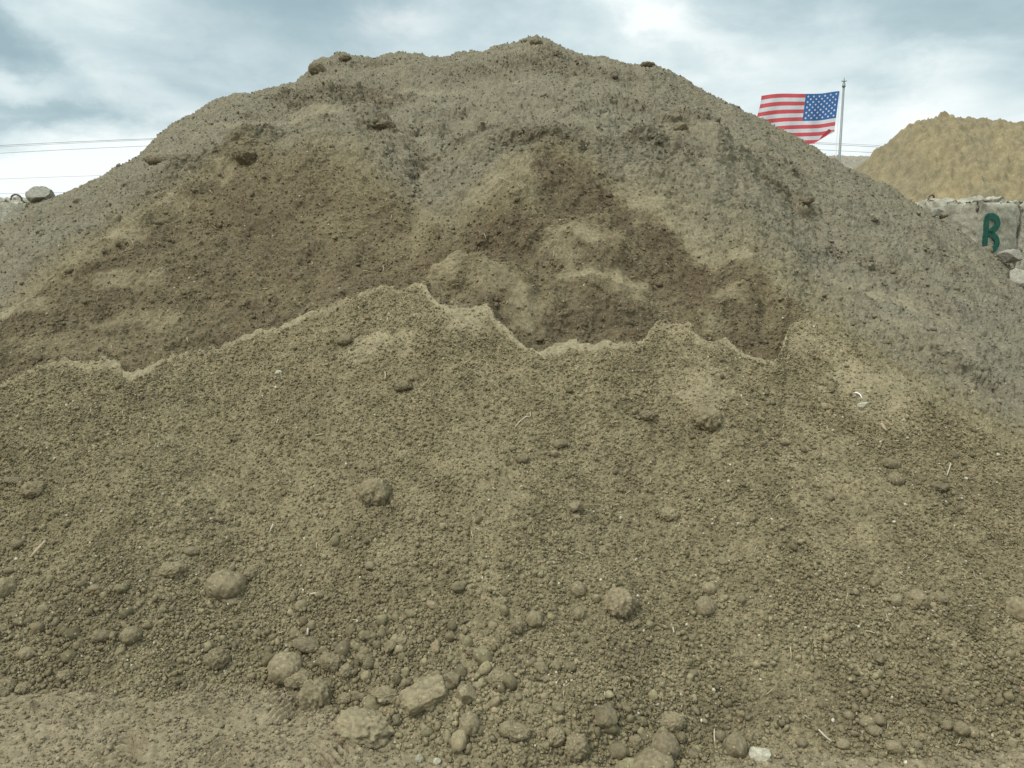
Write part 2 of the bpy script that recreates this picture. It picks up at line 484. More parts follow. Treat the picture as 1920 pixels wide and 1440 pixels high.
for (px, py, rx, rq, k) in [(835, 525, .14, .22, .9), (915, 560, .16, .16, .8), (880, 600, .14, .2, .7), (1095, 465, .20, .13, 1.0), (1135, 530, .28, .09, 1.0), (1060, 490, .12, .16, .8), (985, 600, .14, .18, .9), (1190, 560, .2, .12, .5), (1060, 655, .12, .08, .6), (1690, 560, .5, .22, 1.0), (1760, 640, .5, .25, .6),
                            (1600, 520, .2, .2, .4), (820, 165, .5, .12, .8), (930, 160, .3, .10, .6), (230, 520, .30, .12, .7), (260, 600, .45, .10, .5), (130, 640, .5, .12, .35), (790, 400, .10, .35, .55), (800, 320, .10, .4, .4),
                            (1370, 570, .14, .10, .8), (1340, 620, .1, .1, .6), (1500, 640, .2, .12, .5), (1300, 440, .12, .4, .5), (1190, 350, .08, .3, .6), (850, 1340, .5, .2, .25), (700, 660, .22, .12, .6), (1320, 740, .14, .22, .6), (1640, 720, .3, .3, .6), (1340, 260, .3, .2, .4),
                            (440, 230, .5, .25, .4), (590, 207, .28, .10, 1.0), (650, 207, .22, .10, .9), (540, 220, .2, .14, .8), (1175, 335, .12, .14, .6), (1215, 372, .12, .16, .6), (1265, 425, .12, .16, .6), (1320, 470, .12, .14, .55), (1400, 478, .14, .12, .55), (1470, 540, .12, .14, .6), (935, 345, .18, .24, .6), (978, 330, .10, .28, .75), (990, 300, .06, .14, .8), (900, 360, .12, .16, .6), (420, 320, .1, .2, .7), (330, 372, .12, .14, .7), (240, 440, .14, .14, .8), (150, 490, .16, .14, .8), (50, 565, .2, .12, .7), (1420, 370, .6, .35, .45), (690, 300, .3, .3, .2), (1000, 360, .06, .3, .5)]:  # blobs along the left bench crest paint its light in; the rest is dust
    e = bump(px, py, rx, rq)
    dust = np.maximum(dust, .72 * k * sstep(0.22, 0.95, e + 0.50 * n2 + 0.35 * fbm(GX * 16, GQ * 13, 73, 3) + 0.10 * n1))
dampc = along([(-300, .72), (300, .72), (560, .78), (850, .6), (960, .6), (1000, .75), (1400, .7), (2200, .4)])[None, :]
damp = (cut * (dampc + 0.5 * n1 + .25 * n2 + .30 * (1 - sstep(3.1, 4.0, WROW))[:, None])).astype(np.float32)
for (px, py, rx, rq, k) in [(960, 460, .22, .24, .9), (1090, 360, .22, .35, .9), (1050, 310, .14, .2, 1.0), (1120, 352, .16, .2, 1.0), (1180, 400, .16, .3, 1.0), (1240, 460, .16, .24, 1.0), (1300, 510, .14, .2, 1.0), (1330, 530, .16, .2, .9), (1110, 620, .26, .08, .9), (930, 430, .25, .16, 1.0), (1400, 540, .22, .25, .7), (1420, 650, .12, .12, .8), (640, 400, .3, .25, .5), (600, 360, .2, .12, .6), (400, 560, .6, .25, .35), (760, 470, .3, .2, .4),
                            (80, 640, .4, .12, .5), (720, 380, .2, .2, .3), (570, 780, .10, .3, .4), (1200, 900, .10, .3, .3), (1170, 1180, .12, .3, .35), (600, 800, .14, .3, .3), (680, 1180, .3, .3, .3), (1560, 1340, .7, .10, .4), (1780, 900, .2, .16, .4), (150, 1180, .4, .3, .3)]:
    damp = np.maximum(damp, (np.where(WROW[:, None] > 3.02, cut, .55) if py < 700 else .55) * k * sstep(0.2, 0.7, bump(px, py, rx, rq) + 0.3 * n2 + .12 * n1))
coarse = np.zeros_like(dust)  # rougher crust, also darkened as painted shade in the bench bands
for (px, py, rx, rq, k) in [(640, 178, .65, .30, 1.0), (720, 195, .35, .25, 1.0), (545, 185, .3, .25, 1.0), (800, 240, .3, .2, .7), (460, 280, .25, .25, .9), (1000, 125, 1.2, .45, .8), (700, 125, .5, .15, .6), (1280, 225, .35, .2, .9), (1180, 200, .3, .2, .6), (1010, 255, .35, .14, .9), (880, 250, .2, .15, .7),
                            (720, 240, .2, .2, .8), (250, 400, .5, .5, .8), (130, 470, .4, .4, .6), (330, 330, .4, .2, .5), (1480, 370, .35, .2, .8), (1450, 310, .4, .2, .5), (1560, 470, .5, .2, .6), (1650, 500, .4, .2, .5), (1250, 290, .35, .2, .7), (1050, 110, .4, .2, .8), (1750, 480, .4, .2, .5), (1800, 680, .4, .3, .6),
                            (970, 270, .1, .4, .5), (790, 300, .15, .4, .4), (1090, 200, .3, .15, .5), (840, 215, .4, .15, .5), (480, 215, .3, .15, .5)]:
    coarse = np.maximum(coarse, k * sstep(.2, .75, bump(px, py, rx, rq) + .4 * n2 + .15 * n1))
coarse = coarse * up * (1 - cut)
damp = np.maximum(damp, coarse * .36) * (1 - 0.9 * dust)  # coarse adds crust tone and painted shade of the bench bands, not moisture
grey = (up * (0.76 + 0.3 * n1)).astype(np.float32)
damp = np.clip(damp, 0, 1); grey = np.clip(grey, 0, 1)

# ---- fine relief along the surface normal
rough = 1 - 0.80 * dust
lx, lq = GX, GQ * 1.05
near = (sstep(0.75, 1.05, WROW))[:, None]
strk = np.clip(0.5 + 1.0 * vnoise(lat * 30 + n1 * 1.2, GQ * 0.7, 44) + 0.6 * n1, 0, 1)      # bands where the coarse bits have rolled
p1, t1 = pebbles(lx, lq, 0.017, 0.85, .18, .55, 101)
p2, t2 = pebbles(lx, lq, 0.030, 0.34, .12, .42, 201)
p3, t3 = pebbles(lx, lq, 0.075, 0.10, .10, .30, 301, .8)
p4, t4 = pebbles(lx, lq, 0.18, 0.10, .10, .26, 401, .6)
p0, t0 = pebbles(lx, lq, 0.011, 0.8, .18, .55, 111)
f1 = fbm(lx * 22, lq * 20, 61, 4, .6)
f2 = fbm(lx * 70, lq * 64, 62, 3, .6)
relief = apr * (p0 * .8 + p1 * 0.75 * (0.3 + strk) + p2 * 0.7 * (0.15 + strk) + p3 * 0.4 + f1 * 0.012 + f2 * 0.009)
relief = relief + cut * (p0 * .5 + p1 * .55 + p2 * 0.7 + p3 * 0.7 + f1 * 0.014 + f2 * 0.006 + fbm(lx * 7, lq * 5, 66, 3, .5) * .04)
relief = relief + (1 - cut) * (1 - apr) * (p1 * .9 + p2 * 0.9 + p3 * 0.8 + p4 * 0.5 + f1 * 0.024 + f2 * 0.010 + (.12 + 1.2 * coarse) * np.abs(fbm(lx * 7, lq * 6, 63, 4, .6)) * 0.10 + coarse * (p3 * .7 + p4 * .9 + pebbles(lx, lq, .11, .5, .1, .42, 411)[0] * .6))
relief = relief * rough + (1 - rough) * (f1 * .003)
relief = relief * np.maximum(near, .6)
GX = GX + NB[..., 0] * relief
GY = GY + NB[..., 1] * relief
GZ = GZ + NB[..., 2] * relief
_P, _Q, _D = project(GX, GY, GZ)
GQ = q_of(GY, GZ)
NF = normals(GX, GY, GZ)

# ---- colour of the soil (albedo), bench light and shade painted in
C_FINE = np.array([.279, .230, .140]); C_LOOSE = np.array([.205, .169, .099]); C_DAMP_SHADE = np.array([.119, .091, .056])
C_DUST_LIT = np.array([.335, .279, .180]); C_GREY = np.array([.186, .165, .121]); C_OCHRE = np.array([.255, .212, .122])


def lerp(a, b, w):
    return a + (b - a) * w[..., None]


TINT = np.broadcast_to(C_LOOSE, GX.shape + (3,)).copy()
TINT = lerp(TINT, C_FINE, np.clip(apr * (0.36 - strk * .28 + n1 * .35 + n2 * .3), 0, 1))
TINT = lerp(TINT, C_GREY, grey)
TINT = lerp(TINT, C_OCHRE, np.clip(cut * (0.25 + 1.2 * fbm(GX * 3.1, GQ * 3.1, 77, 3)), 0, .8))
TINT = lerp(TINT, C_DAMP_SHADE, damp)
TINT = lerp(TINT, C_DUST_LIT, dust * np.where(cut > .5, .45, .75) * (1 - .4 * up))
peb = (t1 - .5) * (p1 > .002) * .30 * (1 - dust) + (t2 - .5) * (p2 > .003) * .28 + (t3 - .5) * (p3 > .006) * .25 * (1 - dust)
TINT = TINT * (1 + peb + 0.25 * n2 * (1 - dust * .6))[..., None]
TINT = np.clip(TINT, 0.02, .6)


# ------------------------------------------------------------------ mesh helpers
def mesh_from(name, V, Fq, mat, parent=None, tint=None, smooth=True):
    me = bpy.data.meshes.new(name)
    V = np.ascontiguousarray(V, dtype=np.float32); Fq = np.ascontiguousarray(Fq, dtype=np.int32)
    k = Fq.shape[1]
    me.vertices.add(len(V)); me.vertices.foreach_set('co', V.ravel())
    me.loops.add(Fq.size); me.loops.foreach_set('vertex_index', Fq.ravel())
    me.polygons.add(len(Fq))
    me.polygons.foreach_set('loop_start', np.arange(0, Fq.size, k, dtype=np.int32))
    me.update(calc_edges=True)
    if smooth:
        me.polygons.foreach_set('use_smooth', np.ones(len(Fq), dtype=bool))
    if tint is not None:
        at = me.color_attributes.new('soil_tint', 'FLOAT_COLOR', 'POINT')
        at.data.foreach_set('color', np.concatenate([tint, np.ones((len(tint), 1))], 1).astype(np.float32).ravel())
    me.materials.append(mat)
    o = bpy.data.objects.new(name, me)
    COL.objects.link(o)
    if parent is not None:
        o.parent = parent
    return o


def tag(o, label=None, cat=None, group=None, kind=None):
    if label: o['label'] = label
    if cat: o['category'] = cat
    if group: o['group'] = group
    if kind: o['kind'] = kind
    return o


def empty(name, loc=(0, 0, 0)):
    o = bpy.data.objects.new(name, None)
    COL.objects.link(o)
    o.location = loc
    return o


# ------------------------------------------------------------------ materials
def soil_material(name, speck=0.5, use_attr=True, base=(.2, .16, .1), bump_d=.004):
    mt = bpy.data.materials.new(name); mt.use_nodes = True
    N = NT(mt.node_tree); N.n.clear()
    out = N.node('ShaderNodeOutputMaterial'); b = N.node('ShaderNodeBsdfPrincipled')
    N.l.new(b.outputs[0], out.inputs[0])
    b.inputs['Roughness'].default_value = 1.0
    b.inputs['Specular IOR Level'].default_value = 0.08
    geo = N.node('ShaderNodeNewGeometry')
    pos = geo.outputs['Position']
    if use_attr:
        at = N.node('ShaderNodeAttribute', attribute_name='soil_tint')
        col = at.outputs['Color']
    else:
        rgb = N.node('ShaderNodeRGB'); rgb.outputs[0].default_value = (*base, 1); col = rgb.outputs[0]
    a = N.noise(pos, 60, 4, .65)
    g = N.noise(pos, 260, 2, .7)
    v = N.ramp(a.outputs['Fac'], [(.25, (.62, .62, .62)), (.5, (1, 1, 1)), (.75, (1.32, 1.30, 1.24))])
    col = N.mix(1.0, col, v, 'MULTIPLY')
    g2 = N.ramp(g.outputs['Fac'], [(.3, (.66, .66, .66)), (.5, (1, 1, 1)), (.7, (1.35, 1.33, 1.25))])
    col = N.mix(speck, col, N.mix(1.0, col, g2, 'MULTIPLY'))
    vo = N.node('ShaderNodeTexVoronoi'); N.l.new(pos, vo.inputs['Vector']); vo.inputs['Scale'].default_value = 95
    vs = N.node('ShaderNodeSeparateXYZ'); N.l.new(vo.outputs['Color'], vs.inputs[0])
    pick = N.m('MULTIPLY', N.m('LESS_THAN', vo.outputs['Distance'], 0.30), N.m('GREATER_THAN', vs.outputs[0], 0.93))
    col = N.mix(N.m('MULTIPLY', pick, 0.75), col, (.40, .33, .20))
    N.l.new(col, b.inputs['Base Color'])
    bp = N.node('ShaderNodeBump'); bp.inputs['Strength'].default_value = 0.9; bp.inputs['Distance'].default_value = bump_d
    hsum = N.m('ADD', N.noise(pos, 130, 4, .7).outputs['Fac'], N.m('MULTIPLY', N.noise(pos, 420, 2, .6).outputs['Fac'], .4))
    N.l.new(hsum, bp.inputs['Height']); N.l.new(bp.outputs[0], b.inputs['Normal'])
    return mt


M_SOIL = soil_material('loose_soil')
M_CRUMB = soil_material('soil_crumb', .4, bump_d=.002)
M_SAND = soil_material('yellow_sand', .4)
M_GROUND = soil_material('packed_ground', .4)


def plain_material(name, base, var=.15, scale=30, rough=.9, spec=.2, metallic=0.0, bump_d=0.0):
    mt = bpy.data.materials.new(name); mt.use_nodes = True
    N = NT(mt.node_tree)
    b = N.n['Principled BSDF']
    b.inputs['Roughness'].default_value = rough
    b.inputs['Specular IOR Level'].default_value = spec
    b.inputs['Metallic'].default_value = metallic
    geo = N.node('ShaderNodeNewGeometry')
    ns = N.noise(geo.outputs['Position'], scale, 5, .6)
    lo = tuple(c * (1 - var) for c in base); hi = tuple(c * (1 + var) for c in base)
    N.l.new(N.ramp(ns.outputs['Fac'], [(.3, lo), (.7, hi)]), b.inputs['Base Color'])
    if bump_d:
        bp = N.node('ShaderNodeBump'); bp.inputs['Distance'].default_value = bump_d
        N.l.new(ns.outputs['Fac'], bp.inputs['Height']); N.l.new(bp.outputs[0], b.inputs['Normal'])
    return mt


# ------------------------------------------------------------------ the pile
pile = empty('soil_pile', (0.2, 6.0, 0))
tag(pile, 'large grey brown soil pile with a dark dug-out face and loose front slope', 'soil pile')
pile_inv = Matrix.Translation(-pile.location)
ids = np.arange(NR * NC, dtype=np.int64).reshape(NR, NC)
quads = np.stack([ids[:-1, :-1], ids[:-1, 1:], ids[1:, 1:], ids[1:, :-1]], -1)
ALLV = np.stack([GX, GY, GZ], -1).reshape(-1, 3)
ALLT = TINT.reshape(-1, 3)
wq = (WROW[:-1, None] + 0.22 * n2[:-1, :-1] * (WROW[:-1, None] > 4.2))
part_id = np.where(WROW[:-1, None] < 3.0, 0, np.where((wq < 5.0) & (cutcol[:, :-1] > .02), 1, 2))
for pid, pname, plabel in ((0, 'loose_slope', 'olive brown loose slope of crumbs and clods below the pale scalloped lip'),
                           (1, 'cut_face', 'dark damp dug-out face behind the pale lip'),
                           (2, 'upper_mound', 'dry greyish upper mound up to the ragged crest')):
    q = quads[part_id == pid].reshape(-1, 4)
    u, inv = np.unique(q, return_inverse=True)
    o = mesh_from(pname, ALLV[u] - np.array(pile.location), inv.reshape(-1, 4), M_SOIL, pile, ALLT[u])
    o['label'] = plabel

# ------------------------------------------------------------------ the ground
def axis(core0, core1, step, lo, hi):
    c = list(np.arange(core0, core1 + 1e-6, step))
    a, s = core1, step
    while a < hi:
        s *= 1.28; a += s; c.append(a)
    a, s = core0, step; pre = []
    while a > lo:
        s *= 1.28; a -= s; pre.append(a)
    return np.array(pre[::-1] + c)


gx = axis(-2.3, 2.3, .0055, -2500, 2500); gy = axis(1.55, 2.95, .005, -600, 4000)
AX, AY = np.meshgrid(gx, gy)
AX = AX.astype(np.float32); AY = AY.astype(np.float32)
fin = (np.exp(-np.maximum(np.abs(AX) - 2.3, 0) ** 2 / .3) * np.exp(-np.maximum(np.maximum(1.55 - AY, AY - 2.95), 0) ** 2 / .3)).astype(np.float32)
ga = fbm(AX * 2.5, AY * 2.5, 21, 4); gb = fbm(AX * 24, AY * 24, 22, 4, .6)
gp1, gt1 = pebbles(AX, AY, .02, .35, .12, .5, 501); gp2, gt2 = pebbles(AX, AY, .05, .16, .1, .42, 601)
AZ = fin * (ga * .03 + gb * .008 + fbm(AX * 90, AY * 90, 25, 3, .6) * .006 + (pebbles(AX, AY, .012, .6, .15, .55, 701)[0] * .7 + gp1 * .6 + gp2 * .6) * np.clip(.7 + 2 * ga, .2, 1.2) + np.abs(fbm(AX * 11, AY * 11, 26, 4, .6)) * .02)


def tread(px, py, width, length, ang, pitch, depth):
    s, t = ray(px, py)
    y0 = CAM_H / -float(t); x0 = float(s) * y0
    c, q = math.cos(ang), math.sin(ang)
    u = (AX - x0) * c + (AY - y0) * q; v = -(AX - x0) * q + (AY - y0) * c
    m = np.exp(-(u / width) ** 4) * np.exp(-(v / length) ** 4)
    bar = sstep(-.2, .5, np.sin((v + 0.35 * np.abs(u) + .006 * gb) * 2 * math.pi / pitch))
    return m * (bar - .55) * depth * np.clip(.75 + 1.8 * fbm(AX * 9, AY * 9, 29, 2), 0, 1.2)


TR = tread(240, 1390, .065, .16, .12, .026, .012) + tread(640, 1395, .07, .12, -.55, .024, .012) + tread(545, 1318, .08, .10, .7, .025, .010) + tread(400, 1345, .14, .08, 0.0, .03, .006) \
    + tread(430, 1420, .07, .12, .35, .026, .010) + tread(90, 1330, .12, .06, -.1, .028, .006)
AZ = AZ * (1 - .6 * np.clip(np.abs(TR) * 120, 0, 1)) + TR * 2.8
gcol = np.broadcast_to(np.array([.222, .182, .113]), AX.shape + (3,)).copy()
gcol = lerp(gcol, np.array([.250, .202, .129]), np.clip(.4 + 1.6 * ga, 0, 1))
gcol = lerp(gcol, np.array([.19, .155, .097]), np.clip(1.9 * fbm(AX * 5, AY * 5, 23, 4) - .1, 0, .8))
gcol = gcol * (1 + (gt2 - .5) * .4 * (gp2 > .003) + .3 * gb)[..., None]
gi = np.arange(AX.size).reshape(AX.shape)
gq = np.stack([gi[:-1, :-1], gi[:-1, 1:], gi[1:, 1:], gi[1:, :-1]], -1).reshape(-1, 4)
ground = mesh_from('ground', np.stack([AX, AY, AZ], -1).reshape(-1, 3), gq, M_GROUND, None, gcol.reshape(-1, 3))
tag(ground, kind='structure')

# ------------------------------------------------------------------ crumbs: what nobody could count
def ico(sub):
    import bmesh
    bm = bmesh.new(); bmesh.ops.create_icosphere(bm, subdivisions=sub, radius=1)
    bm.verts.ensure_lookup_table()
    V = np.array([v.co[:] for v in bm.verts]); Fc = np.array([[v.index for v in f.verts] for f in bm.faces])
    bm.free()
    return V, Fc


ICO1, ICO2, ICO3, ICO5 = ico(1), ico(2), ico(3), ico(5)


def rand_rot(n):
    q = RNG.normal(size=(n, 4)); q /= np.linalg.norm(q, axis=1, keepdims=True)
    w, x, y, z = q.T
    return np.stack([1 - 2 * (y * y + z * z), 2 * (x * y - z * w), 2 * (x * z + y * w),
                     2 * (x * y + z * w), 1 - 2 * (x * x + z * z), 2 * (y * z - x * w),
                     2 * (x * z - y * w), 2 * (y * z + x * w), 1 - 2 * (x * x + y * y)], -1).reshape(n, 3, 3)


def scatter(base, C, R, tint, jit=.28):
    V0, F0 = base
    n = len(C)
    ax = RNG.uniform(.58, 1.25, size=(n, 1, 3))
    V = V0[None] * (1 + RNG.uniform(-jit, jit, size=(n, len(V0), 1))) * ax
    V = np.einsum('nij,nvj->nvi', rand_rot(n), V) * R[:, None, None] + C[:, None]
    Fa = (F0[None] + (np.arange(n) * len(V0))[:, None, None]).reshape(-1, 3)
    return V.reshape(-1, 3), Fa, np.repeat(tint, len(V0), 0)


cell = np.linalg.norm(np.cross(np.gradient(np.stack([GX, GY, GZ], -1), axis=0), np.gradient(np.stack([GX, GY, GZ], -1), axis=1)), axis=-1)
vis = (_P > -520) & (_P < 2440) & (_Q > -60) & (_Q < 1560) & (WROW > .75)[:, None] & (WROW < 8.1)[:, None]
flat_area = cell * vis


def sample(weight, n):
    w = (weight * flat_area).ravel(); w = np.maximum(w, 0)
    c = np.cumsum(w); c /= c[-1]
    i = np.searchsorted(c, RNG.random(n))
    return np.minimum(i, len(w) - 1)


def crumb_set(weight, n, rmin, rmax, power, lift, dark):
    i = sample(weight, n)
    u = RNG.random(n)
    R = (rmin ** -power + u * (rmax ** -power - rmin ** -power)) ** (-1 / power)
    C = ALLV[i] + NF.reshape(-1, 3)[i] * (R * lift)[:, None] + RNG.normal(size=(n, 3)) * .003
    sp = .25 if dark < .94 else .13
    t = ALLT[i] * RNG.uniform(dark - sp, dark + sp, size=(n, 1)) * RNG.uniform(.975, 1.025, size=(n, 3))
    k = RNG.random(n)
    k = k + (R > .008) * .5
    t[k < .012] = np.array([.46, .42, .32]) * RNG.uniform(.75, 1.15, size=((k < .012).sum(), 1))
    rd = (k > .494) & (k < .5); t[rd] = np.array([.24, .16, .11])
    return C, R, np.clip(t, .02, .6)


nodust = (1 - dust) ** 2
parts = []
w_apr = apr * nodust * (0.5 + .8 * strk) * np.minimum(1, .3 + near)
w_foot = apr * nodust * np.exp(-((WROW[:, None] - 1.15) / .35) ** 2) * (.2 + strk)
w_heap = np.maximum.reduce([bump(700, 1210, .22, .12), .8 * bump(860, 1300, .22, .16), .7 * bump(560, 1230, .16, .14), .4 * bump(1120, 1380, .3, .14), .3 * bump(150, 1180, .35, .2)])
w_up = (1 - apr) * (1 - cut) * nodust * (.45 + n1 * .4 + .7 * coarse)
w_cut = cut * nodust
for (w, n, r0, r1, pw, lift, dark, base) in [
        (w_apr, 150000, .0022, .0075, 1.5, .35, .92, ICO1), (w_apr, 3200, .006, .015, 2.8, .18, .88, ICO2),
        (w_foot, 22000, .003, .011, 1.6, .40, .95, ICO1), (w_foot, 450, .009, .020, 2.6, .24, .92, ICO2), (w_heap, 260, .009, .016, 1.9, .22, .84, ICO2), (w_heap, 2500, .004, .012, 1.6, .35, .86, ICO1),
        (w_up, 42000, .004, .013, 1.9, .12, .97, ICO1), (w_up, 1100, .012, .035, 2.6, .0, .97, ICO2),
        (w_cut, 20000, .003, .009, 1.9, .12, 1.12, ICO1), (w_cut, 500, .008, .02, 2.4, .15, 1.0, ICO2)]:
    C, R, t = crumb_set(w, n, r0, r1, pw, lift, dark)
    parts.append(scatter(base, C, R, t))
# the larger clods of the heap are each a thing of their own
HEAP_LABEL = 'small walnut-sized soil clod strewn between the larger clods at the pile foot'
C, R, t = crumb_set(w_heap, 150, .014, .034, 2.2, .24, .84)
t = np.where((t.mean(1) > .3)[:, None], t * .55, t)
for k in range(150):
    V0, F0 = ICO3
    o_ = RNG.uniform(0, 40, 3)
    V = V0 * (1 + .34 * fbm(V0[:, 0] * 1.4 + V0[:, 2] + o_[0], V0[:, 1] * 1.4 - V0[:, 2] * .8 + o_[1], k, 4, .6))[:, None] * RNG.uniform(.68, 1.22, size=(1, 3))
    V = V @ rand_rot(1)[0].T * R[k]
    o = mesh_from('soil_clod', V, F0, M_CRUMB, None, np.repeat(t[k][None], len(V), 0) * (1 + .25 * fbm(V0[:, 0] * 3 + o_[0], V0[:, 1] * 3 + o_[2], k + 9, 3))[:, None])
    o.location = C[k]
    tag(o, HEAP_LABEL, 'soil clod', 'small clods strewn at the foot of the pile')
offs = 0; PV, PF, PT = [], [], []
for V, Fa, t in parts:
    PV.append(V); PF.append(Fa + offs); PT.append(t); offs += len(V)
crumbs = mesh_from('soil_crumbs', np.concatenate(PV), np.concatenate(PF), M_CRUMB, None, np.concatenate(PT))
tag(crumbs, 'countless small crumbs and grit strewn over the soil pile', 'soil crumbs', kind='stuff')

# loose grit on the trodden ground
mg = (np.abs(AX) < 2.2) & (AY > 1.6) & (AY < 2.9)
gidx = np.flatnonzero(mg.ravel())
gi2 = RNG.choice(gidx, 48000, p=(lambda w: w / w.sum())(np.clip(.5 + 1.3 * fbm(AX * 4, AY * 4, 24, 3), .06, 2).ravel()[gidx]))
R = (.002 ** -1.9 + RNG.random(48000) * (.010 ** -1.9 - .002 ** -1.9)) ** (-1 / 1.9)
C = np.stack([AX.ravel()[gi2], AY.ravel()[gi2], AZ.ravel()[gi2] + R * .35], -1) + RNG.normal(size=(48000, 3)) * np.array([.004, .004, 0])
t = gcol.reshape(-1, 3)[gi2] * RNG.uniform(.72, 1.12, size=(48000, 1))
V, Fa, t = scatter(ICO1, C, R, np.clip(t, .02, .5))
tag(mesh_from('ground_grit', V, Fa, M_CRUMB, None, t), 'fine grit scattered over the trodden ground', 'grit', kind='stuff')

# straw and chips
M_STRAW = plain_material('dry_straw', (.40, .33, .20), .25, 40)


def straws(n):
    i = sample(apr * (0.6 + .4 * nodust) + .55 * cut + .15 * up, n)
    VV, FF = [], []
    for k, j in enumerate(i):
        p = ALLV[j]; nn = NF.reshape(-1, 3)[j]
        a = RNG.normal(size=3); a -= nn * a.dot(nn); a /= np.linalg.norm(a) + 1e-9
        b = np.cross(nn, a)
        L = RNG.uniform(.006, .022) * (1 + (p[1] > 4.5) * .5); wd = RNG.uniform(.0009, .0019)
        bend = RNG.uniform(-.25, .25) * L
        for q, f in enumerate((-1, 0, 1)):
            m = p + nn * (.004 + .003 * (q == 2)) + a * L * f + b * bend * (1 - f * f)
            for (cu, cv_) in ((-1, -1), (1, -1), (1, 1), (-1, 1)):
                VV.append(m + b * cu * wd + nn * cv_ * wd * .6)
        o = k * 12
        for s_ in (0, 4):
            for e in range(4):
                FF.append((o + s_ + e, o + s_ + (e + 1) % 4, o + s_ + 4 + (e + 1) % 4, o + s_ + 4 + e))
        FF.append((o + 3, o + 2, o + 1, o)); FF.append((o + 8, o + 9, o + 10, o + 11))
    return np.array(VV), np.array(FF)


V, Fa = straws(1300)
tag(mesh_from('straw_bits', V, Fa, M_STRAW, None, None, False), 'pale straw bits and wood chips lying in the soil', 'straw', kind='stuff')

# ------------------------------------------------------------------ clods one can point to
G3 = NF.reshape(-1, 3)


def surface(px, py):
    """Where the photograph's pixel meets the pile or the ground: point, normal, local soil colour."""
    s, t = ray(px, py)
    yg = CAM_H / -float(t) if t < 0 else 1e9
    hit = seen(px, py)
    if hit is not None:
        r, c = hit
        if abs(_P[r, c] - px) < 12 and abs(_Q[r, c] - py) < 12 and GZ[r, c] > -.03:
            return np.array([GX[r, c], GY[r, c], GZ[r, c]]), NB[r, c], TINT[r, c]
    return np.array([float(s) * yg, yg, 0.0]), np.array([0, 0, 1.0]), np.array([.2, .165, .1])


def vnoise3(x, y, z, seed):
    iz = np.floor(z); fz = (z - iz).astype(np.float32); fz = fz * fz * (3 - 2 * fz)
    out = np.zeros_like(x, dtype=np.float32)
    for k in np.unique(iz):
        m = iz == k
        a = vnoise(x[m], y[m], seed + int(k) * 131); b = vnoise(x[m], y[m], seed + int(k + 1) * 131)
        out[m] = a + (b - a) * fz[m]
    return out


def fbm3(V, f, seed, octv=4, gain=.55):
    s = np.zeros(len(V), dtype=np.float32); a = 1.0
    for k in range(octv):
        P = V * f * 2 ** k + 37.3 + k * 5.1
        s += a * vnoise3(P[:, 0], P[:, 1], P[:, 2], seed + k * 17); a *= gain
    return s


TONES = {'n': (.174, .139, .087), 'd': (.122, .098, .064), 'l': (.218, .176, .111), 'p': (.38, .345, .26), 'g': (.27, .25, .20), 'b': (.185, .145, .095)}


def clod_mesh(name, size, kind, tone, seed, local=None):
    """size: full width, depth, height in metres."""
    V, Fc = ICO5
    V = V.copy()
    rs = np.random.default_rng(seed)
    o = rs.uniform(0, 50, 3)
    if kind == 'angular':
        # knock flat faces off the ball
        for k in range(9):
            d = rs.normal(size=3); d /= np.linalg.norm(d)
            lim = rs.uniform(.55, .8)
            e = V @ d
            V -= np.outer(np.maximum(e - lim, 0), d)
    if kind == 'block':
        V = V / np.max(np.abs(V) ** 1, axis=1, keepdims=True) * .8 * .64 + V * .36
    a1 = fbm3(V + o, 1.2, seed, 3); a2 = fbm3(V + o, 4.0, seed + 5, 4, .65)
    pb = np.maximum(fbm3(V + o, 8.0, seed + 9, 2, .6), 0); pt = pb + .5
    amp = {'smooth': (.26, .06, .05), 'rough': (.42, .22, .24), 'angular': (.14, .08, .05), 'block': (.16, .13, .07)}[kind]
    V = V * (1 + amp[0] * a1 + amp[1] * a2 + amp[2] * pb)[:, None]
    V = V / (np.abs(V).max(0)) * (np.array(size) / 2)
    base = np.array(TONES[tone])
    if local is not None and tone not in 'p':
        base = base * .55 + local * .45
    ct = base[None] * (1 + .35 * a2 + (pt - .5) * .35 * (pb > .02))[:, None]
    return V, Fc, np.clip(ct, .02, .6)


def clod(px, py, w, h, kind, tone, label, name='soil_clod', sink=.28, cat='soil clod', group=None, turn=None, depth=None):
    P, n, loc = surface(px, py + .30 * h)
    d = P[1] * CP - (P[2] - CAM_H) * SP
    W_ = w * d / F; H_ = h * d / F
    # foreshortening: what is seen upright is part height, part length along the slope
    W_ *= 1.15 if kind in ('rough', 'angular') else 1.05
    Hh = min(max(H_, .35 * W_), 1.15 * W_) if h > .4 * w else H_ * 1.05
    seed = int(px * 7 + py * 13) % 9973
    V, Fc, ct = clod_mesh(name, (W_ * 1.12, W_ * .66, W_ * .42) if kind == 'block' else (W_, (W_ + Hh) / 2 * (depth or 1), Hh), kind, tone, seed, loc)
    ang = random.uniform(-.25, .25) if turn is None else turn
    c, s = math.cos(ang), math.sin(ang)
    # tilt in the picture plane (about the line of sight), so that long clods lie as seen
    V = np.stack([V[:, 0] * c - V[:, 2] * s, V[:, 1], V[:, 0] * s + V[:, 2] * c], -1)
    o = mesh_from(name, V, Fc, M_CRUMB, None, ct)
    ctr = P + n * Hh * (.5 - sink)
    o.location = ctr
    if kind == 'block':
        o.rotation_euler = (math.radians(24), math.radians(-4), math.radians(27))
    tag(o, label, cat, group)
    return o


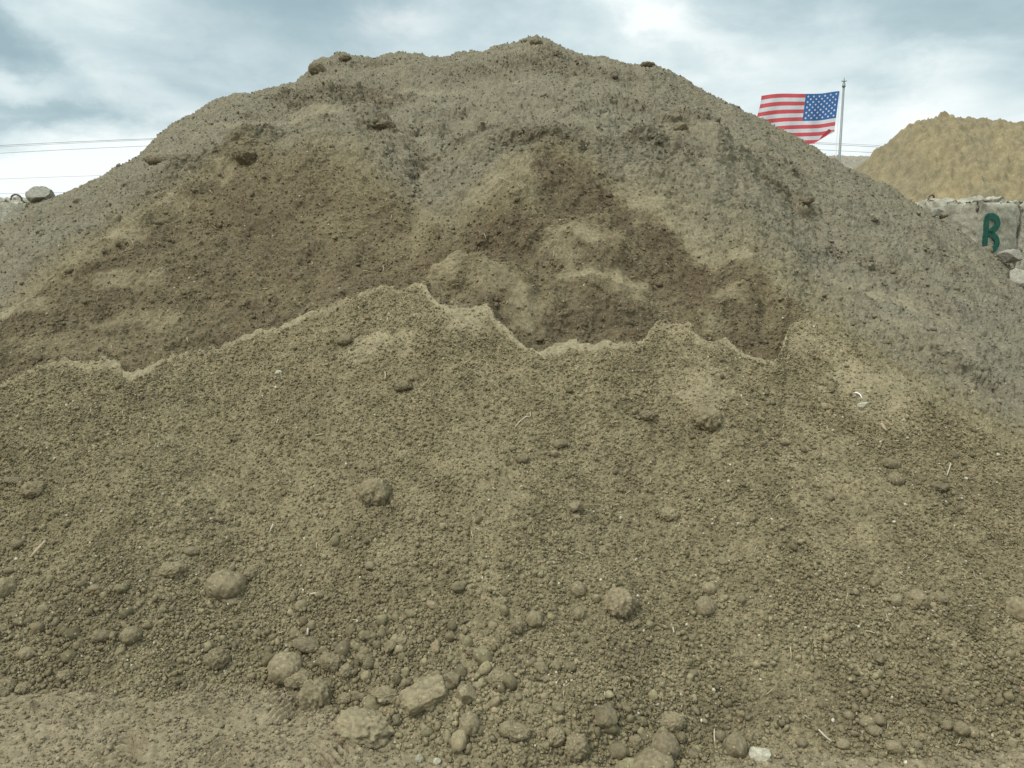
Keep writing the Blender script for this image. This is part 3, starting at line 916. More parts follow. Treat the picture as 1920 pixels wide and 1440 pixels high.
CLODS = [
    # px, py, w, h, kind, tone, label
    (427, 1083, 78, 56, 'smooth', 'n', 'largest smooth rounded clod alone on the lower left slope, like a loaf'),
    (440, 1118, 46, 15, 'smooth', 'n', 'flat tongue of soil lying just under the loaf-shaped rounded clod'),
    (325, 1060, 50, 32, 'rough', 'n', 'low crumbly clod left of the loaf-shaped rounded clod'),
    (357, 1027, 30, 16, 'smooth', 'd', 'small dark oval clod above and left of the loaf-shaped clod'),
    (475, 1066, 30, 28, 'rough', 'd', 'dark crumbly clod touching the upper right of the loaf-shaped clod'),
    (65, 907, 46, 40, 'rough', 'n', 'rough clod high on the left slope, under the left end of the pale lip'),
    (28, 897, 40, 14, 'rough', 'd', 'thin dark clod beside the rough clod high on the left slope'),
    (702, 907, 60, 62, 'rough', 'n', 'broad rough lump half sunk in the middle of the slope'),
    (540, 1239, 64, 62, 'smooth', 'l', 'smooth egg-shaped pale clod at the foot of the pile'),
    (564, 1262, 52, 38, 'rough', 'n', 'ragged clod wedged below the egg-shaped pale clod'),
    (578, 1201, 52, 26, 'smooth', 'd', 'long dark clod behind the egg-shaped pale clod'),
    (625, 1230, 44, 42, 'rough', 'n', 'knobbly clod right of the egg-shaped pale clod'),
    (598, 1286, 62, 68, 'rough', 'n', 'tall knobbly clod in front of the ragged clod at the pile foot'),
    (652, 1250, 28, 30, 'rough', 'l', 'small upright clod right of the knobbly clod at the foot'),
    (690, 1261, 20, 22, 'smooth', 'l', 'small round pale clod between the knobbly clods and the squared block of soil'),
    (687, 1226, 36, 22, 'rough', 'n', 'low clod above the small round pale clod at the foot'),
    (733, 1205, 24, 28, 'angular', 'n', 'upright angular clod in the crumbly band above the foot'),
    (754, 1197, 26, 16, 'rough', 'n', 'flat crumbly clod right of the upright angular clod'),
    (687, 1344, 112, 74, 'rough', 'l', 'biggest rough boulder of soil at the pile foot'),
    (650, 1303, 24, 22, 'rough', 'l', 'pale crumbly stone sitting behind the biggest soil boulder'),
    (618, 1326, 34, 28, 'rough', 'n', 'crumbly clod at the left shoulder of the biggest soil boulder'),
    (727, 1294, 56, 30, 'rough', 'n', 'low crumbly clod between the biggest boulder and the squared block'),
    (797, 1288, 82, 58, 'block', 'n', 'squared slab of soil with a flat top and dark underside'),
    (848, 1266, 34, 28, 'angular', 'd', 'dark clod standing in for the shaded hollow behind the squared slab'),  # dark tone stands in for the shade of the hollow
    (877, 1290, 36, 40, 'angular', 'l', 'pale angular clod right of the squared slab of soil'),
    (880, 1344, 40, 54, 'smooth', 'n', 'upright smooth clod below the pale angular clod'),
    (935, 1262, 40, 36, 'rough', 'n', 'crumbly clod right of the hollow behind the squared slab'),
    (952, 1360, 30, 30, 'smooth', 'n', 'round clod right of the upright smooth clod near the bottom edge'),
    (785, 1421, 18, 22, 'smooth', 'g', 'small grey stone upright near the bottom edge, left of the white chip'),
    (245, 1182, 40, 32, 'smooth', 'n', 'smooth mid brown clod on the left foot slope'),
    (190, 1185, 36, 22, 'smooth', 'd', 'dark oval clod just left of the smooth mid brown clod'),
    (410, 1226, 46, 46, 'rough', 'n', 'cracked lump of soil at the edge of the trodden ground'),
    (125, 1260, 30, 24, 'rough', 'n', 'small crumbly clod low on the left, above the trodden ground'),
    (40, 1163, 22, 18, 'angular', 'd', 'small nearly black angular clod at the far left of the slope'),
    (53, 1218, 32, 24, 'smooth', 'n', 'smooth oval clod below the small nearly black one'),
    (8, 1090, 40, 44, 'smooth', 'n', 'rounded clod cut by the left edge, level with the loaf-shaped clod'),
    (32, 1016, 22, 18, 'smooth', 'd', 'small dark clod left of the pale stick'),
    (20, 1064, 20, 14, 'smooth', 'd', 'small dark clod at the lower end of the pale stick'),
    (10, 1282, 40, 40, 'rough', 'n', 'large rough clod at the left edge, beside the trodden ground'),
    (44, 1285, 26, 24, 'rough', 'n', 'rough clod touching the right side of the large clod at the left edge'),
    (645, 632, 30, 24, 'smooth', 'd', 'dark oval clod just below the pale lip, left of centre'),
    (662, 611, 18, 12, 'rough', 'd', 'small dark clod above the dark oval clod below the lip'),
    (756, 717, 34, 20, 'rough', 'd', 'dark crumbly clod on the upper slope under the dusty mound'),
    (522, 695, 14, 10, 'smooth', 'p', 'white-grey pebble high on the slope, left of centre'),
    (1322, 772, 54, 52, 'rough', 'n', 'dust-covered lump on the upper right of the loose slope'),
    (1212, 773, 32, 20, 'rough', 'd', 'dark broken clod left of the dust-covered lump'),
    (1245, 791, 22, 16, 'rough', 'd', 'small dark clod between the dark broken clod and the dust-covered lump'),
    (1052, 826, 28, 18, 'smooth', 'd', 'smooth dark oval clod in the upper middle of the slope'),
    (980, 853, 26, 20, 'smooth', 'd', 'dark clod with a lit top, left below the smooth dark oval clod'),
    (1040, 845, 18, 14, 'smooth', 'n', 'little clod right under the smooth dark oval clod'),
    (963, 836, 14, 12, 'smooth', 'n', 'little clod above the dark clod with a lit top'),
    (1670, 862, 34, 22, 'smooth', 'd', 'upper dark oval clod of the pair on the right slope'),
    (1677, 893, 34, 28, 'smooth', 'n', 'lower rounded clod of the pair on the right slope'),
    (1080, 940, 28, 28, 'angular', 'b', 'dark squarish clod in the middle of the slope'),
    (1256, 956, 36, 34, 'rough', 'l', 'pale dusty lump right of the dark squarish clod'),
    (1415, 800, 13, 12, 'smooth', 'd', 'small round black-brown clod right of the dust-covered lump'),
    (1471, 827, 14, 12, 'smooth', 'd', 'small round grey clod with a white pebble at its side'),
    (1320, 1126, 36, 42, 'smooth', 'b', 'smooth round brown clod, lower of a touching pair right of centre'),
    (1330, 1095, 28, 26, 'smooth', 'b', 'smaller brown clod resting on top of the smooth round one'),
    (1163, 1112, 62, 66, 'rough', 'l', 'big half-buried dome of soil with a dark crack under it'),
    (1085, 1097, 30, 32, 'smooth', 'n', 'clod left of the big half-buried dome'),
    (1085, 1142, 24, 28, 'smooth', 'n', 'clod below left of the big half-buried dome'),
    (1002, 1152, 34, 34, 'smooth', 'n', 'round clod right one of two touching in the lower middle'),
    (970, 1166, 32, 30, 'rough', 'd', 'dark clod left one of two touching in the lower middle'),
    (1717, 1111, 44, 42, 'rough', 'n', 'rough clod with a pointed underside on the right slope'),
    (1680, 1119, 24, 24, 'smooth', 'n', 'small clod left of the rough clod with a pointed underside'),
    (1766, 1117, 22, 16, 'smooth', 'd', 'small clod right of the rough clod with a pointed underside'),
    (1907, 1127, 46, 52, 'smooth', 'n', 'large smooth clod cut by the right edge'),
    (1357, 1046, 20, 18, 'angular', 'd', 'small dark clod above and right of the touching brown pair'),
    (1392, 1120, 17, 16, 'smooth', 'd', 'small dark clod right of the touching brown pair'),
    (1135, 1325, 40, 48, 'angular', 'n', 'upright angular lump with a dark right side near the foot'),
    (1260, 1344, 46, 36, 'rough', 'n', 'rough clod behind the round boulder near the bottom edge'),
    (1242, 1386, 54, 56, 'smooth', 'b', 'round dark brown boulder of soil near the bottom edge'),
    (1215, 1424, 96, 44, 'smooth', 'n', 'wide low boulder of soil cut by the bottom edge'),
    (1377, 1386, 46, 46, 'smooth', 'd', 'dark round clod left of the pale whitish stone'),
    (1347, 1373, 22, 22, 'smooth', 'd', 'smaller clod touching the left of the dark round clod'),
    (1402, 1376, 16, 26, 'rough', 'n', 'narrow clod between the dark round clod and the whitish stone'),
    (1422, 1406, 38, 30, 'angular', 'p', 'pale whitish angular stone on the ground by the bottom edge'),
    (1507, 1422, 32, 28, 'smooth', 'd', 'round clod lying by itself on the dusty ground at the bottom'),
    (1300, 1407, 24, 20, 'smooth', 'd', 'small dark clod right of the round dark brown boulder'),
    (1277, 1377, 18, 26, 'rough', 'n', 'narrow clod leaning on the right of the round dark brown boulder'),
    (1190, 1384, 28, 30, 'rough', 'n', 'crumbly clod left of the round dark brown boulder'),
    (1636, 1362, 32, 22, 'smooth', 'b', 'lower front clod of the three touching at the right foot'),
    (1624, 1347, 30, 22, 'smooth', 'n', 'upper left clod of the three touching at the right foot'),
    (1650, 1345, 24, 20, 'smooth', 'n', 'right clod of the three touching at the right foot'),
    (1800, 1360, 28, 26, 'smooth', 'n', 'left clod of a touching pair at the right foot'),
    (1822, 1366, 24, 22, 'smooth', 'b', 'right clod of a touching pair at the right foot'),
    (1773, 1354, 24, 18, 'smooth', 'n', 'oval clod left of the touching pair at the right foot'),
    (1673, 1395, 36, 22, 'smooth', 'n', 'flat oval clod just above the dusty ground strip'),
    (1718, 1392, 20, 16, 'smooth', 'd', 'small dark clod right of the flat oval one above the dusty ground'),
    (1580, 1391, 26, 18, 'smooth', 'b', 'low brown clod right of the thin pale twig at the foot'),
    (1503, 1387, 22, 18, 'smooth', 'd', 'small dark clod left of the thin pale twig at the foot'),
    (1895, 1424, 26, 22, 'smooth', 'd', 'dark clod on the ground in the bottom right corner'),
    (1552, 927, 20, 16, 'smooth', 'd', 'small clod with a dark underside, left below the pair on the right slope'),
    (1758, 906, 34, 22, 'rough', 'd', 'dark clod under the white curled root'),
    (1772, 907, 14, 14, 'rough', 'd', 'little dark clod right of the one under the curled root'),
    (1790, 848, 16, 14, 'rough', 'd', 'small blackish clod above the white curled root'),
    (1647, 1225, 18, 36, 'angular', 'd', 'upright flat grey-brown chip of soil on the right slope'),
    (1080, 1386, 44, 50, 'rough', 'n', 'right one of two crumbly clumps near the bottom edge'),
    (1042, 1372, 32, 40, 'rough', 'n', 'left one of two crumbly clumps near the bottom edge'),
    (972, 1364, 50, 30, 'rough', 'n', 'low broken ledge of soil left of the two crumbly clumps'),
    (1068, 1245, 22, 18, 'smooth', 'd', 'small dark round clod above the two crumbly clumps'),
    (1300, 1257, 18, 14, 'smooth', 'd', 'small dark clod above the rough clod behind the round boulder'),
    (593, 121, 30, 26, 'smooth', 'n', 'round boulder on the left shoulder of the ragged crest'),
    (647, 104, 22, 14, 'rough', 'n', 'small lump on the crest right of the round boulder'),
    (1005, 76, 24, 14, 'rough', 'n', 'little peak of soil on top of the crest'),
    (462, 284, 46, 36, 'rough', 'd', 'dark crumbly lump on the left bench of the pile'),
    (722, 229, 44, 24, 'rough', 'd', 'broken dark lump on the bench right of the rounded mound top'),
    (297, 291, 52, 26, 'smooth', 'n', 'long smooth lump on the upper left flank'),
    (1637, 407, 24, 9, 'angular', 'd', 'flat dark stone standing out of the right flank'),
    (1508, 374, 36, 20, 'rough', 'd', 'dark crumbly lump on the upper right flank'),
    (1275, 232, 30, 22, 'rough', 'n', 'crumbly lump on the right bench under the crest'),
    (1215, 118, 26, 12, 'rough', 'n', 'lump at the right end of the ragged crest'),
    (1660, 638, 24, 14, 'smooth', 'd', 'dark clod on the right flank beside the smooth dusty patch'),
    (1236, 528, 14, 12, 'rough', 'd', 'small dark clod lying in the dug-out hollow'),
    (295, 413, 20, 12, 'rough', 'd', 'dark clod on the upper edge of the left cut face'),
    (133, 503, 14, 10, 'rough', 'd', 'small dark clod on the left flank just outside the cut face'),
]
for row in CLODS:
    nm = 'stone' if row[5] in 'pg' or 'stone' in row[6].split()[:4] else 'soil_clod'
    clod(*row, name=nm, cat='stone' if nm == 'stone' else 'soil clod', sink=.46 if row[1] < 250 and row[0] != 593 else .45 if row[1] < 1150 else .34)

# ------------------------------------------------------------------ twigs, root, chips
M_TWIG = plain_material('bleached_wood', (.43, .375, .28), .2, 60)
M_BARK = plain_material('weathered_wood', (.36, .28, .18), .2, 60)


def tube(points, r0, r1, sides=7):
    P = np.array(points, float); n = len(P)
    V, Fq = [], []
    for i in range(n):
        a = P[min(i + 1, n - 1)] - P[max(i - 1, 0)]; a /= np.linalg.norm(a) + 1e-9
        ref = np.array([0, 0, 1.0]) if abs(a[2]) < .9 else np.array([1.0, 0, 0])
        b = np.cross(a, ref); b /= np.linalg.norm(b); c = np.cross(a, b)
        r = r0 + (r1 - r0) * i / (n - 1)
        for k in range(sides):
            t_ = 2 * math.pi * k / sides
            V.append(P[i] + (b * math.cos(t_) + c * math.sin(t_)) * r)
    for i in range(n - 1):
        for k in range(sides):
            Fq.append((i * sides + k, i * sides + (k + 1) % sides, (i + 1) * sides + (k + 1) % sides, (i + 1) * sides + k))
    e = len(V)
    V.append(P[0]); V.append(P[-1])
    for k in range(sides):
        Fq.append((e, (k + 1) % sides, k, k)); q = (n - 1) * sides
        Fq.append((e + 1, q + k, q + (k + 1) % sides, q + (k + 1) % sides))
    return np.array(V), Fq


def build_poly(name, V, polys, mats, parent=None, idx=None, smooth=True):
    me = bpy.data.meshes.new(name)
    me.from_pydata([tuple(map(float, v)) for v in V], [], [tuple(dict.fromkeys(int(i) for i in p)) for p in polys])
    for m_ in (mats if isinstance(mats, (list, tuple)) else [mats]):
        me.materials.append(m_)
    if idx is not None:
        me.polygons.foreach_set('material_index', np.array(idx, dtype=np.int32))
    if smooth:
        me.polygons.foreach_set('use_smooth', np.ones(len(me.polygons), dtype=bool))
    me.update()
    o = bpy.data.objects.new(name, me); COL.objects.link(o)
    if parent is not None:
        o.parent = parent
    return o


def lying(name, pix, r0, r1, mat, label, cat, lift=.010):
    pts = []
    for (px, py) in pix:
        P, n, _ = surface(px, py)
        pts.append(P + n * lift)
    pts = np.array(pts)
    if len(pts) > 2:      # even the heights out a little
        pts[1:-1] = .5 * pts[1:-1] + .25 * (pts[:-2] + pts[2:])
    ctr = pts.mean(0)
    V, Fq = tube(pts - ctr, r0, r1)
    o = build_poly(name, V, Fq, mat)
    o.location = ctr
    return tag(o, label, cat)


lying('twig', [(86, 1015), (72, 1030), (58, 1046)], .006, .006, M_BARK, 'pale peeled stick lying on the far left slope', 'twig')
lying('twig', [(965, 802), (975, 790), (988, 781), (994, 780), (995, 788), (996, 774)], .003, .002, M_TWIG, 'white hooked root in the upper middle of the slope', 'twig')
lying('twig', [(513, 984), (511, 990), (506, 999)], .004, .003, M_TWIG, 'short white twig standing out left of centre on the slope', 'twig')
lying('twig', [(582, 1172), (580, 1182), (578, 1192)], .004, .004, M_TWIG, 'short pale stick just above the egg-shaped clod', 'twig')
lying('wood_chip', [(584, 1116), (590, 1113), (597, 1112)], .004, .004, M_TWIG, 'small pale wood chip between the loaf-shaped clod and the egg-shaped one', 'wood chip')
lying('twig', [(1533, 1369), (1544, 1380), (1556, 1392)], .003, .003, M_TWIG, 'thin pale twig lying slanted near the bottom, right of the whitish stone', 'twig')
lying('twig', [(1337, 1370), (1337, 1382), (1337, 1394)], .0025, .0025, M_TWIG, 'thin upright twig beside the dark round clod at the foot', 'twig')
lying('root', [(1779, 872), (1780, 879), (1777, 885), (1775, 892)], .0028, .002, M_TWIG, 'white curled root on the right part of the slope', 'root')
lying('wood_chip', [(1650, 797), (1655, 803), (1660, 809)], .006, .006, M_BARK, 'pale wood chip on the upper right slope below the white curl', 'wood chip')
lying('root', [(1601, 738), (1607, 737), (1612, 741), (1614, 748)], .0035, .0025, plain_material('white_plastic', (.78, .77, .72), .05, 20), 'bright white curl at the upper right edge of the loose slope', 'root')
lying('twig', [(722, 712), (724, 705), (725, 698)], .0035, .003, M_BARK, 'tan twig on the upper slope beside the dark crumbly clod', 'twig')
lying('twig', [(1745, 1148), (1752, 1148)], .003, .003, M_TWIG, 'short pale twig right of the rough clod with a pointed underside', 'twig')
lying('twig', [(1260, 1172), (1261, 1180), (1261, 1188)], .003, .003, M_TWIG, 'thin pale twig below the touching brown pair of clods', 'twig')
clod(819, 1427, 14, 16, 'angular', 'p', 'white chip on the ground at the bottom edge, left of centre', name='stone', cat='stone', sink=.2)
clod(1617, 757, 20, 12, 'angular', 'p', 'pale flat stone just below the bright white curl', name='stone', cat='stone', sink=.3)

# ------------------------------------------------------------------ yellow sand pile and the far grey one
def mound(name, label, cat, top, Y0, front, back, base_col, seed, gain=1.0, zbase=-.2, cols=420, lump=.05, group=None):
    """A heap whose crest line runs through the given pixels at depth Y0."""
    a = np.array(top, float); s, t = ray(a[:, 0], a[:, 1])
    ss = np.linspace(s[0], s[-1], cols)
    zt = CAM_H + np.interp(ss, s, t) * Y0
    rows_f = np.linspace(0, 1, 260); rows_b = np.linspace(0, 1, 40)[1:]
    yy = np.concatenate([Y0 - front * (1 - rows_f), Y0 + back * rows_b])
    prof = np.concatenate([rows_f ** 1.05, 1 - .97 * rows_b ** 1.1])
    X = ss[None] * Y0 + 0 * yy[:, None]; Yy = yy[:, None] + 0 * ss[None]
    zt = col_smooth(zt, 4); ztb = col_smooth(zt, 12)
    kk = np.clip((1 - np.abs(prof)[:, None]) * 4, 0, 1)
    Z = zbase + (zt * (1 - kk) + ztb * kk - zbase) * prof[:, None]
    Z = Z + lump * gain * (fbm(X * .9, Yy * .8, seed, 5, .6) * 3.0 * np.clip((1 - prof[:, None]) * 4, .15, 1) + fbm(X * 7, Yy * 6, seed + 3, 4, .6) + np.abs(fbm(X * 2.6, Yy * 3.4, seed + 5, 5, .65)) * 2.2 * (.3 + .7 * (prof[:, None] < .96)))
    p, tt = pebbles(X, Yy, .22, .3, .1, .4, seed + 9); p2_, tt2 = pebbles(X, Yy, .09, .5, .1, .42, seed + 19)
    Z = Z + p * .7 + p2_ * .9 + pebbles(X, Yy, .42, .3, .12, .42, seed + 29)[0] * .45 * (prof[:, None] < .9) + np.abs(fbm(X * 14, Yy * 11, seed + 8, 3, .6)) * .085 * gain
    k1 = fbm(X * 1.6, Yy * 1.4, seed + 4, 4, .6); k2 = fbm(X * 9, Yy * 8, seed + 6, 3)
    c = np.array(base_col[0])[None, None] + (np.array(base_col[1]) - np.array(base_col[0]))[None, None] * np.clip(.5 + 1.1 * k1 - .6 * (prof[:, None] - .5) * np.array(1.0), 0, 1)[..., None]
    c = c * (1 + .35 * k2 + (tt - .5) * .3 * (p > .01))[..., None]
    ii = np.arange(X.size).reshape(X.shape)
    q = np.stack([ii[:-1, :-1], ii[:-1, 1:], ii[1:, 1:], ii[1:, :-1]], -1).reshape(-1, 4)
    ctr = np.array([X.mean(), Y0, 0])
    o = mesh_from(name, np.stack([X, Yy, Z], -1).reshape(-1, 3) - ctr, q, M_SAND, None, np.clip(c, .02, .6).reshape(-1, 3))
    o.location = ctr
    tag(o, label, cat, group)
    return o


mound('sand_pile', 'yellow tan sand pile rising behind the concrete block with green lettering', 'sand pile',
      [(1400, 480), (1480, 405), (1560, 345), (1601, 321), (1637, 292), (1669, 265), (1690, 246), (1712, 232), (1735, 227), (1755, 220), (1775, 216), (1795, 221), (1812, 225),
       (1832, 222), (1850, 224), (1876, 227), (1900, 230), (1940, 231), (2050, 236), (2150, 260), (2300, 340), (2450, 450)], 15.0, 4.6, 6.0, ((.225, .186, .115), (.285, .226, .126)), 801, 1.0, lump=.062)
mound('gravel_pile', 'low grey gravel pile in the gap under the flagpole', 'gravel pile',
      [(1300, 420), (1420, 330), (1500, 298), (1545, 293), (1580, 292), (1610, 293), (1640, 293), (1700, 300), (1800, 360), (1880, 430)], 24.0, 5.5, 6.0, ((.27, .24, .19), (.24, .22, .18)), 851, .5)

mound('soil_heap', 'grey soil banked up against the foot of the concrete blocks', 'soil heap',
      [(1640, 420), (1700, 402), (1780, 432), (1850, 482), (1920, 538), (2000, 556), (2150, 590), (2300, 640), (2450, 720)], 9.0, 3.0, 2.2, ((.21, .182, .135), (.24, .205, .15)), 871, .5, cols=200, lump=.02)

# ------------------------------------------------------------------ concrete blocks
def concrete_material():
    mt = bpy.data.materials.new('weathered_concrete'); mt.use_nodes = True
    N = NT(mt.node_tree); b = N.n['Principled BSDF']
    b.inputs['Roughness'].default_value = .95; b.inputs['Specular IOR Level'].default_value = .15
    geo = N.node('ShaderNodeNewGeometry'); p = geo.outputs['Position']
    a = N.noise(p, 5, 6, .65); f = N.noise(p, 55, 4, .7)
    c = N.ramp(a.outputs['Fac'], [(.30, (.20, .185, .145)), (.44, (.31, .285, .22)), (.58, (.40, .37, .29)), (.70, (.56, .53, .44))])
    c = N.mix(1.0, c, N.ramp(f.outputs['Fac'], [(.3, (.72, .72, .72)), (.6, (1.1, 1.1, 1.08))]), 'MULTIPLY')
    N.l.new(c, b.inputs['Base Color'])
    bp = N.node('ShaderNodeBump'); bp.inputs['Distance'].default_value = .02
    N.l.new(N.m('ADD', a.outputs['Fac'], N.m('MULTIPLY', f.outputs['Fac'], .5)), bp.inputs['Height']); N.l.new(bp.outputs[0], b.inputs['Normal'])
    return mt


M_CONC = concrete_material()
M_REBAR = plain_material('rusty_steel', (.10, .065, .045), .3, 40, .7, .4)
M_GREEN = plain_material('green_paint', (.013, .088, .060), .35, 25, .7, .3)


def concrete_block(name, size, loc, rot, label, seed, chew=.05, cat='concrete block'):
    import bmesh
    sx, sy, sz = size
    n = 46
    bm = bmesh.new()
    bmesh.ops.create_cube(bm, size=1)
    bmesh.ops.subdivide_edges(bm, edges=bm.edges[:], cuts=n, use_grid_fill=True)
    V = np.array([v.co[:] for v in bm.verts])
    E = V * np.array(size)
    # worn edges: the nearer to two faces at once, the more is knocked off
    dd = np.sort(.5 * np.array(size)[None] - np.abs(E), axis=1)
    edge = np.exp(-(dd[:, 1] / .05) ** 1.2)
    top = sstep(.25, .5, V[:, 2])
    nz = fbm(E[:, 0] * 9 + E[:, 2] * 7, E[:, 1] * 9 - E[:, 2] * 5, seed, 5, .62)
    nz2 = fbm(E[:, 0] * 30 + E[:, 2] * 22, E[:, 1] * 30 - E[:, 2] * 25, seed + 3, 3, .6)
    take = edge * np.clip(.35 + 1.2 * nz, 0, 1) * chew * (1 + 2.2 * top)
    d = np.sign(V) * (np.abs(V) > .5 - 1.2 / n)
    E = E - (d * take[:, None]) + d * (nz * .016 + nz2 * .012)[:, None]
    E[:, 2] += top * (np.abs(V[:, 2]) > .49) * (fbm(E[:, 0] * 5, E[:, 1] * 5, seed + 7, 3) * .10 + nz * .035)
    for v, e in zip(bm.verts, E):
        v.co = e
    for f_ in bm.faces:
        f_.smooth = True
    root = empty(name, loc)
    root.rotation_euler = (0, 0, rot)
    me = bpy.data.meshes.new('block_body'); bm.to_mesh(me); bm.free()
    me.materials.append(M_CONC)
    o = bpy.data.objects.new('block_body', me); COL.objects.link(o); o.parent = root
    tag(root, label, cat)
    return root


def loop_on(root, x, y, z, w, h, ang):
    pts = []
    for k in range(13):
        a = math.pi * k / 12
        u = -math.cos(a) * w / 2; v = math.sin(a) ** .8 * h
        pts.append((x + u * math.cos(ang), y + u * math.sin(ang), z + v))
    pts = [(pts[0][0], pts[0][1], z - .08)] + pts + [(pts[-1][0], pts[-1][1], z - .08)]
    V, Fq = tube(pts, .011, .011, 8)
    return build_poly('lifting_loop', V, Fq, M_REBAR, root)


def point(px, py, Y):
    s, t = ray(px, py)
    return np.array([float(s) * Y, Y, CAM_H + float(t) * Y])


BY = 9.15
pc = point(1835, 386, BY)                         # near vertical corner, at the top
ROT = math.radians(17)
bw, bd, bh = .70, 1.1, 1.00
# corner of the block in its own frame is (-bw/2, -bd/2, bh/2)
cr, sr = math.cos(ROT), math.sin(ROT)
off_ = np.array([-bw / 2 * cr + bd / 2 * sr, -bw / 2 * sr - bd / 2 * cr, bh / 2])
blk = concrete_block('concrete_block', (bw, bd, bh), tuple(pc - off_ + np.array([0, 0, .085])), ROT, 'weathered grey concrete block with a green painted letter B on its end', 901)
loop_on(blk, -.20, .30, bh / 2 - .03, .14, .11, .2)


def stroke(pts, width, face_y, parent, name):
    """A brushed stroke lying on the block's end face, 3 mm proud of it; points are x, z on that face."""
    P = np.array(pts, float)
    # resample and soften
    seg = np.linalg.norm(np.diff(P, axis=0), axis=1); d = np.concatenate([[0], np.cumsum(seg)])
    u = np.linspace(0, d[-1], 60)
    Q = np.stack([np.interp(u, d, P[:, 0]), np.interp(u, d, P[:, 1])], -1)
    for _ in range(5):
        Q[1:-1] = .5 * Q[1:-1] + .25 * (Q[:-2] + Q[2:])
    T = np.gradient(Q, axis=0); T /= np.linalg.norm(T, axis=1, keepdims=True) + 1e-9
    Nn = np.stack([-T[:, 1], T[:, 0]], -1)
    wv_ = width * (.5 + .10 * np.array([vnoise(np.array([k * .31]), np.array([width * 90]), 5)[0] for k in range(60)]))
    L = Q + Nn * wv_[:, None]; Rr = Q - Nn * wv_[:, None]
    V, Fq = [], []
    for k in range(60):
        for (q, yy) in ((L[k], face_y), (Rr[k], face_y), (Rr[k], face_y + .02), (L[k], face_y + .02)):
            V.append((q[0], yy, q[1]))
    for k in range(59):
        o = k * 4
        for e in range(4):
            Fq.append((o + e, o + (e + 1) % 4, o + 4 + (e + 1) % 4, o + 4 + e))
    Fq.append((0, 1, 2, 3)); Fq.append((236, 237, 238, 239))
    return build_poly(name, V, Fq, M_GREEN, parent, smooth=False)


def on_face(px, py):
    """Photograph pixel -> x, z on the block's end face (its plane in the place)."""
    s, t = ray(px, py)
    nrm = np.array([sr, -cr])                     # outward normal of the end face (towards the camera)
    ctr = np.array(blk.location[:2]) + nrm * bd / 2
    d = np.array([float(s), 1.0])
    k = (ctr @ nrm) / (d @ nrm)
    wp = np.array([d[0] * k, k]); z = CAM_H + float(t) * k
    rel = wp - np.array(blk.location[:2])
    return rel[0] * cr + rel[1] * sr, z - blk.location[2]


Z8 = lambda x, y: on_face(1720 + x / 6.26, 330 + y / 6.26)
import itertools
letter = [Z8(785, 820), Z8(790, 720), Z8(800, 640), Z8(805, 560), Z8(812, 470), Z8(870, 468), Z8(925, 500), Z8(945, 560), Z8(915, 615), Z8(860, 650), Z8(825, 668),
          Z8(880, 690), Z8(930, 745), Z8(935, 800), Z8(905, 850), Z8(860, 885)]
pt_ = stroke(letter, .074, -bd / 2 - .014, blk, 'painted_letter')
pt_['label'] = 'green brush-painted letter B'

# the neighbour at the frame's right edge
n_off = np.array([cr, sr]) * (bw + .035)
blk2 = concrete_block('concrete_block', (bw, bd, bh), (blk.location[0] + n_off[0], blk.location[1] + n_off[1] - .02, blk.location[2] - .06), ROT + .02,
                      'concrete block with a green paint mark, right of the block bearing the letter B', 933)
st = stroke([(-.33, .14), (-.20, .135), (-.10, .14), (0.0, .15)], .07, -bd / 2 - .014, blk2, 'paint_mark')
# the far left one
pl = point(40, 372, 9.3)
blk3 = concrete_block('concrete_block', (.85, .8, .9), (pl[0] - .425, pl[1] + .4, pl[2] - .45), 0.06, 'hazy grey concrete block with a lifting loop at the left edge beside the pile', 951)
loop_on(blk3, .27, -.30, .43, .13, .07, 0)

M_ROCK = soil_material('weathered_rock', .3)


def rock(px, py, w, h, Y, tone, label, kind='angular', name='boulder'):
    P = point(px, py, Y); d = Y * CP
    W_, H_ = w * d / F, h * d / F
    V, Fc, ct = clod_mesh(name, (W_, (W_ + H_) * .6, H_), kind, tone, int(px * 3 + py), None)
    o = mesh_from(name, V, Fc, M_ROCK, None, ct); o.location = P
    return tag(o, label, 'boulder')


rock(78, 368, 46, 38, 8.45, 'g', 'smooth grey boulder on the left skyline where the pile meets the sky', 'angular')
rock(1897, 482, 44, 30, 8.5, 'g', 'flat grey broken boulder lying under the lettered concrete block')
rock(1914, 524, 52, 50, 8.2, 'g', 'blocky grey boulder below the flat broken one at the right edge')
rock(1850, 469, 22, 14, 8.75, 'l', 'small tan stone at the foot of the painted letter')
rock(1872, 482, 16, 12, 8.6, 'l', 'small tan stone between the painted letter and the flat broken boulder')
rock(1758, 397, 26, 18, 8.75, 'g', 'rubble stone left of the lettered concrete block')
rock(1768, 404, 18, 14, 8.72, 'l', 'tan rubble stone at the foot of the long side of the lettered block')
rock(1906, 556, 30, 20, 8.0, 'g', 'lowest grey broken stone of the rubble at the right edge')
rock(1893, 540, 26, 18, 8.2, 'd', 'dark broken stone left of the blocky boulder at the right edge')

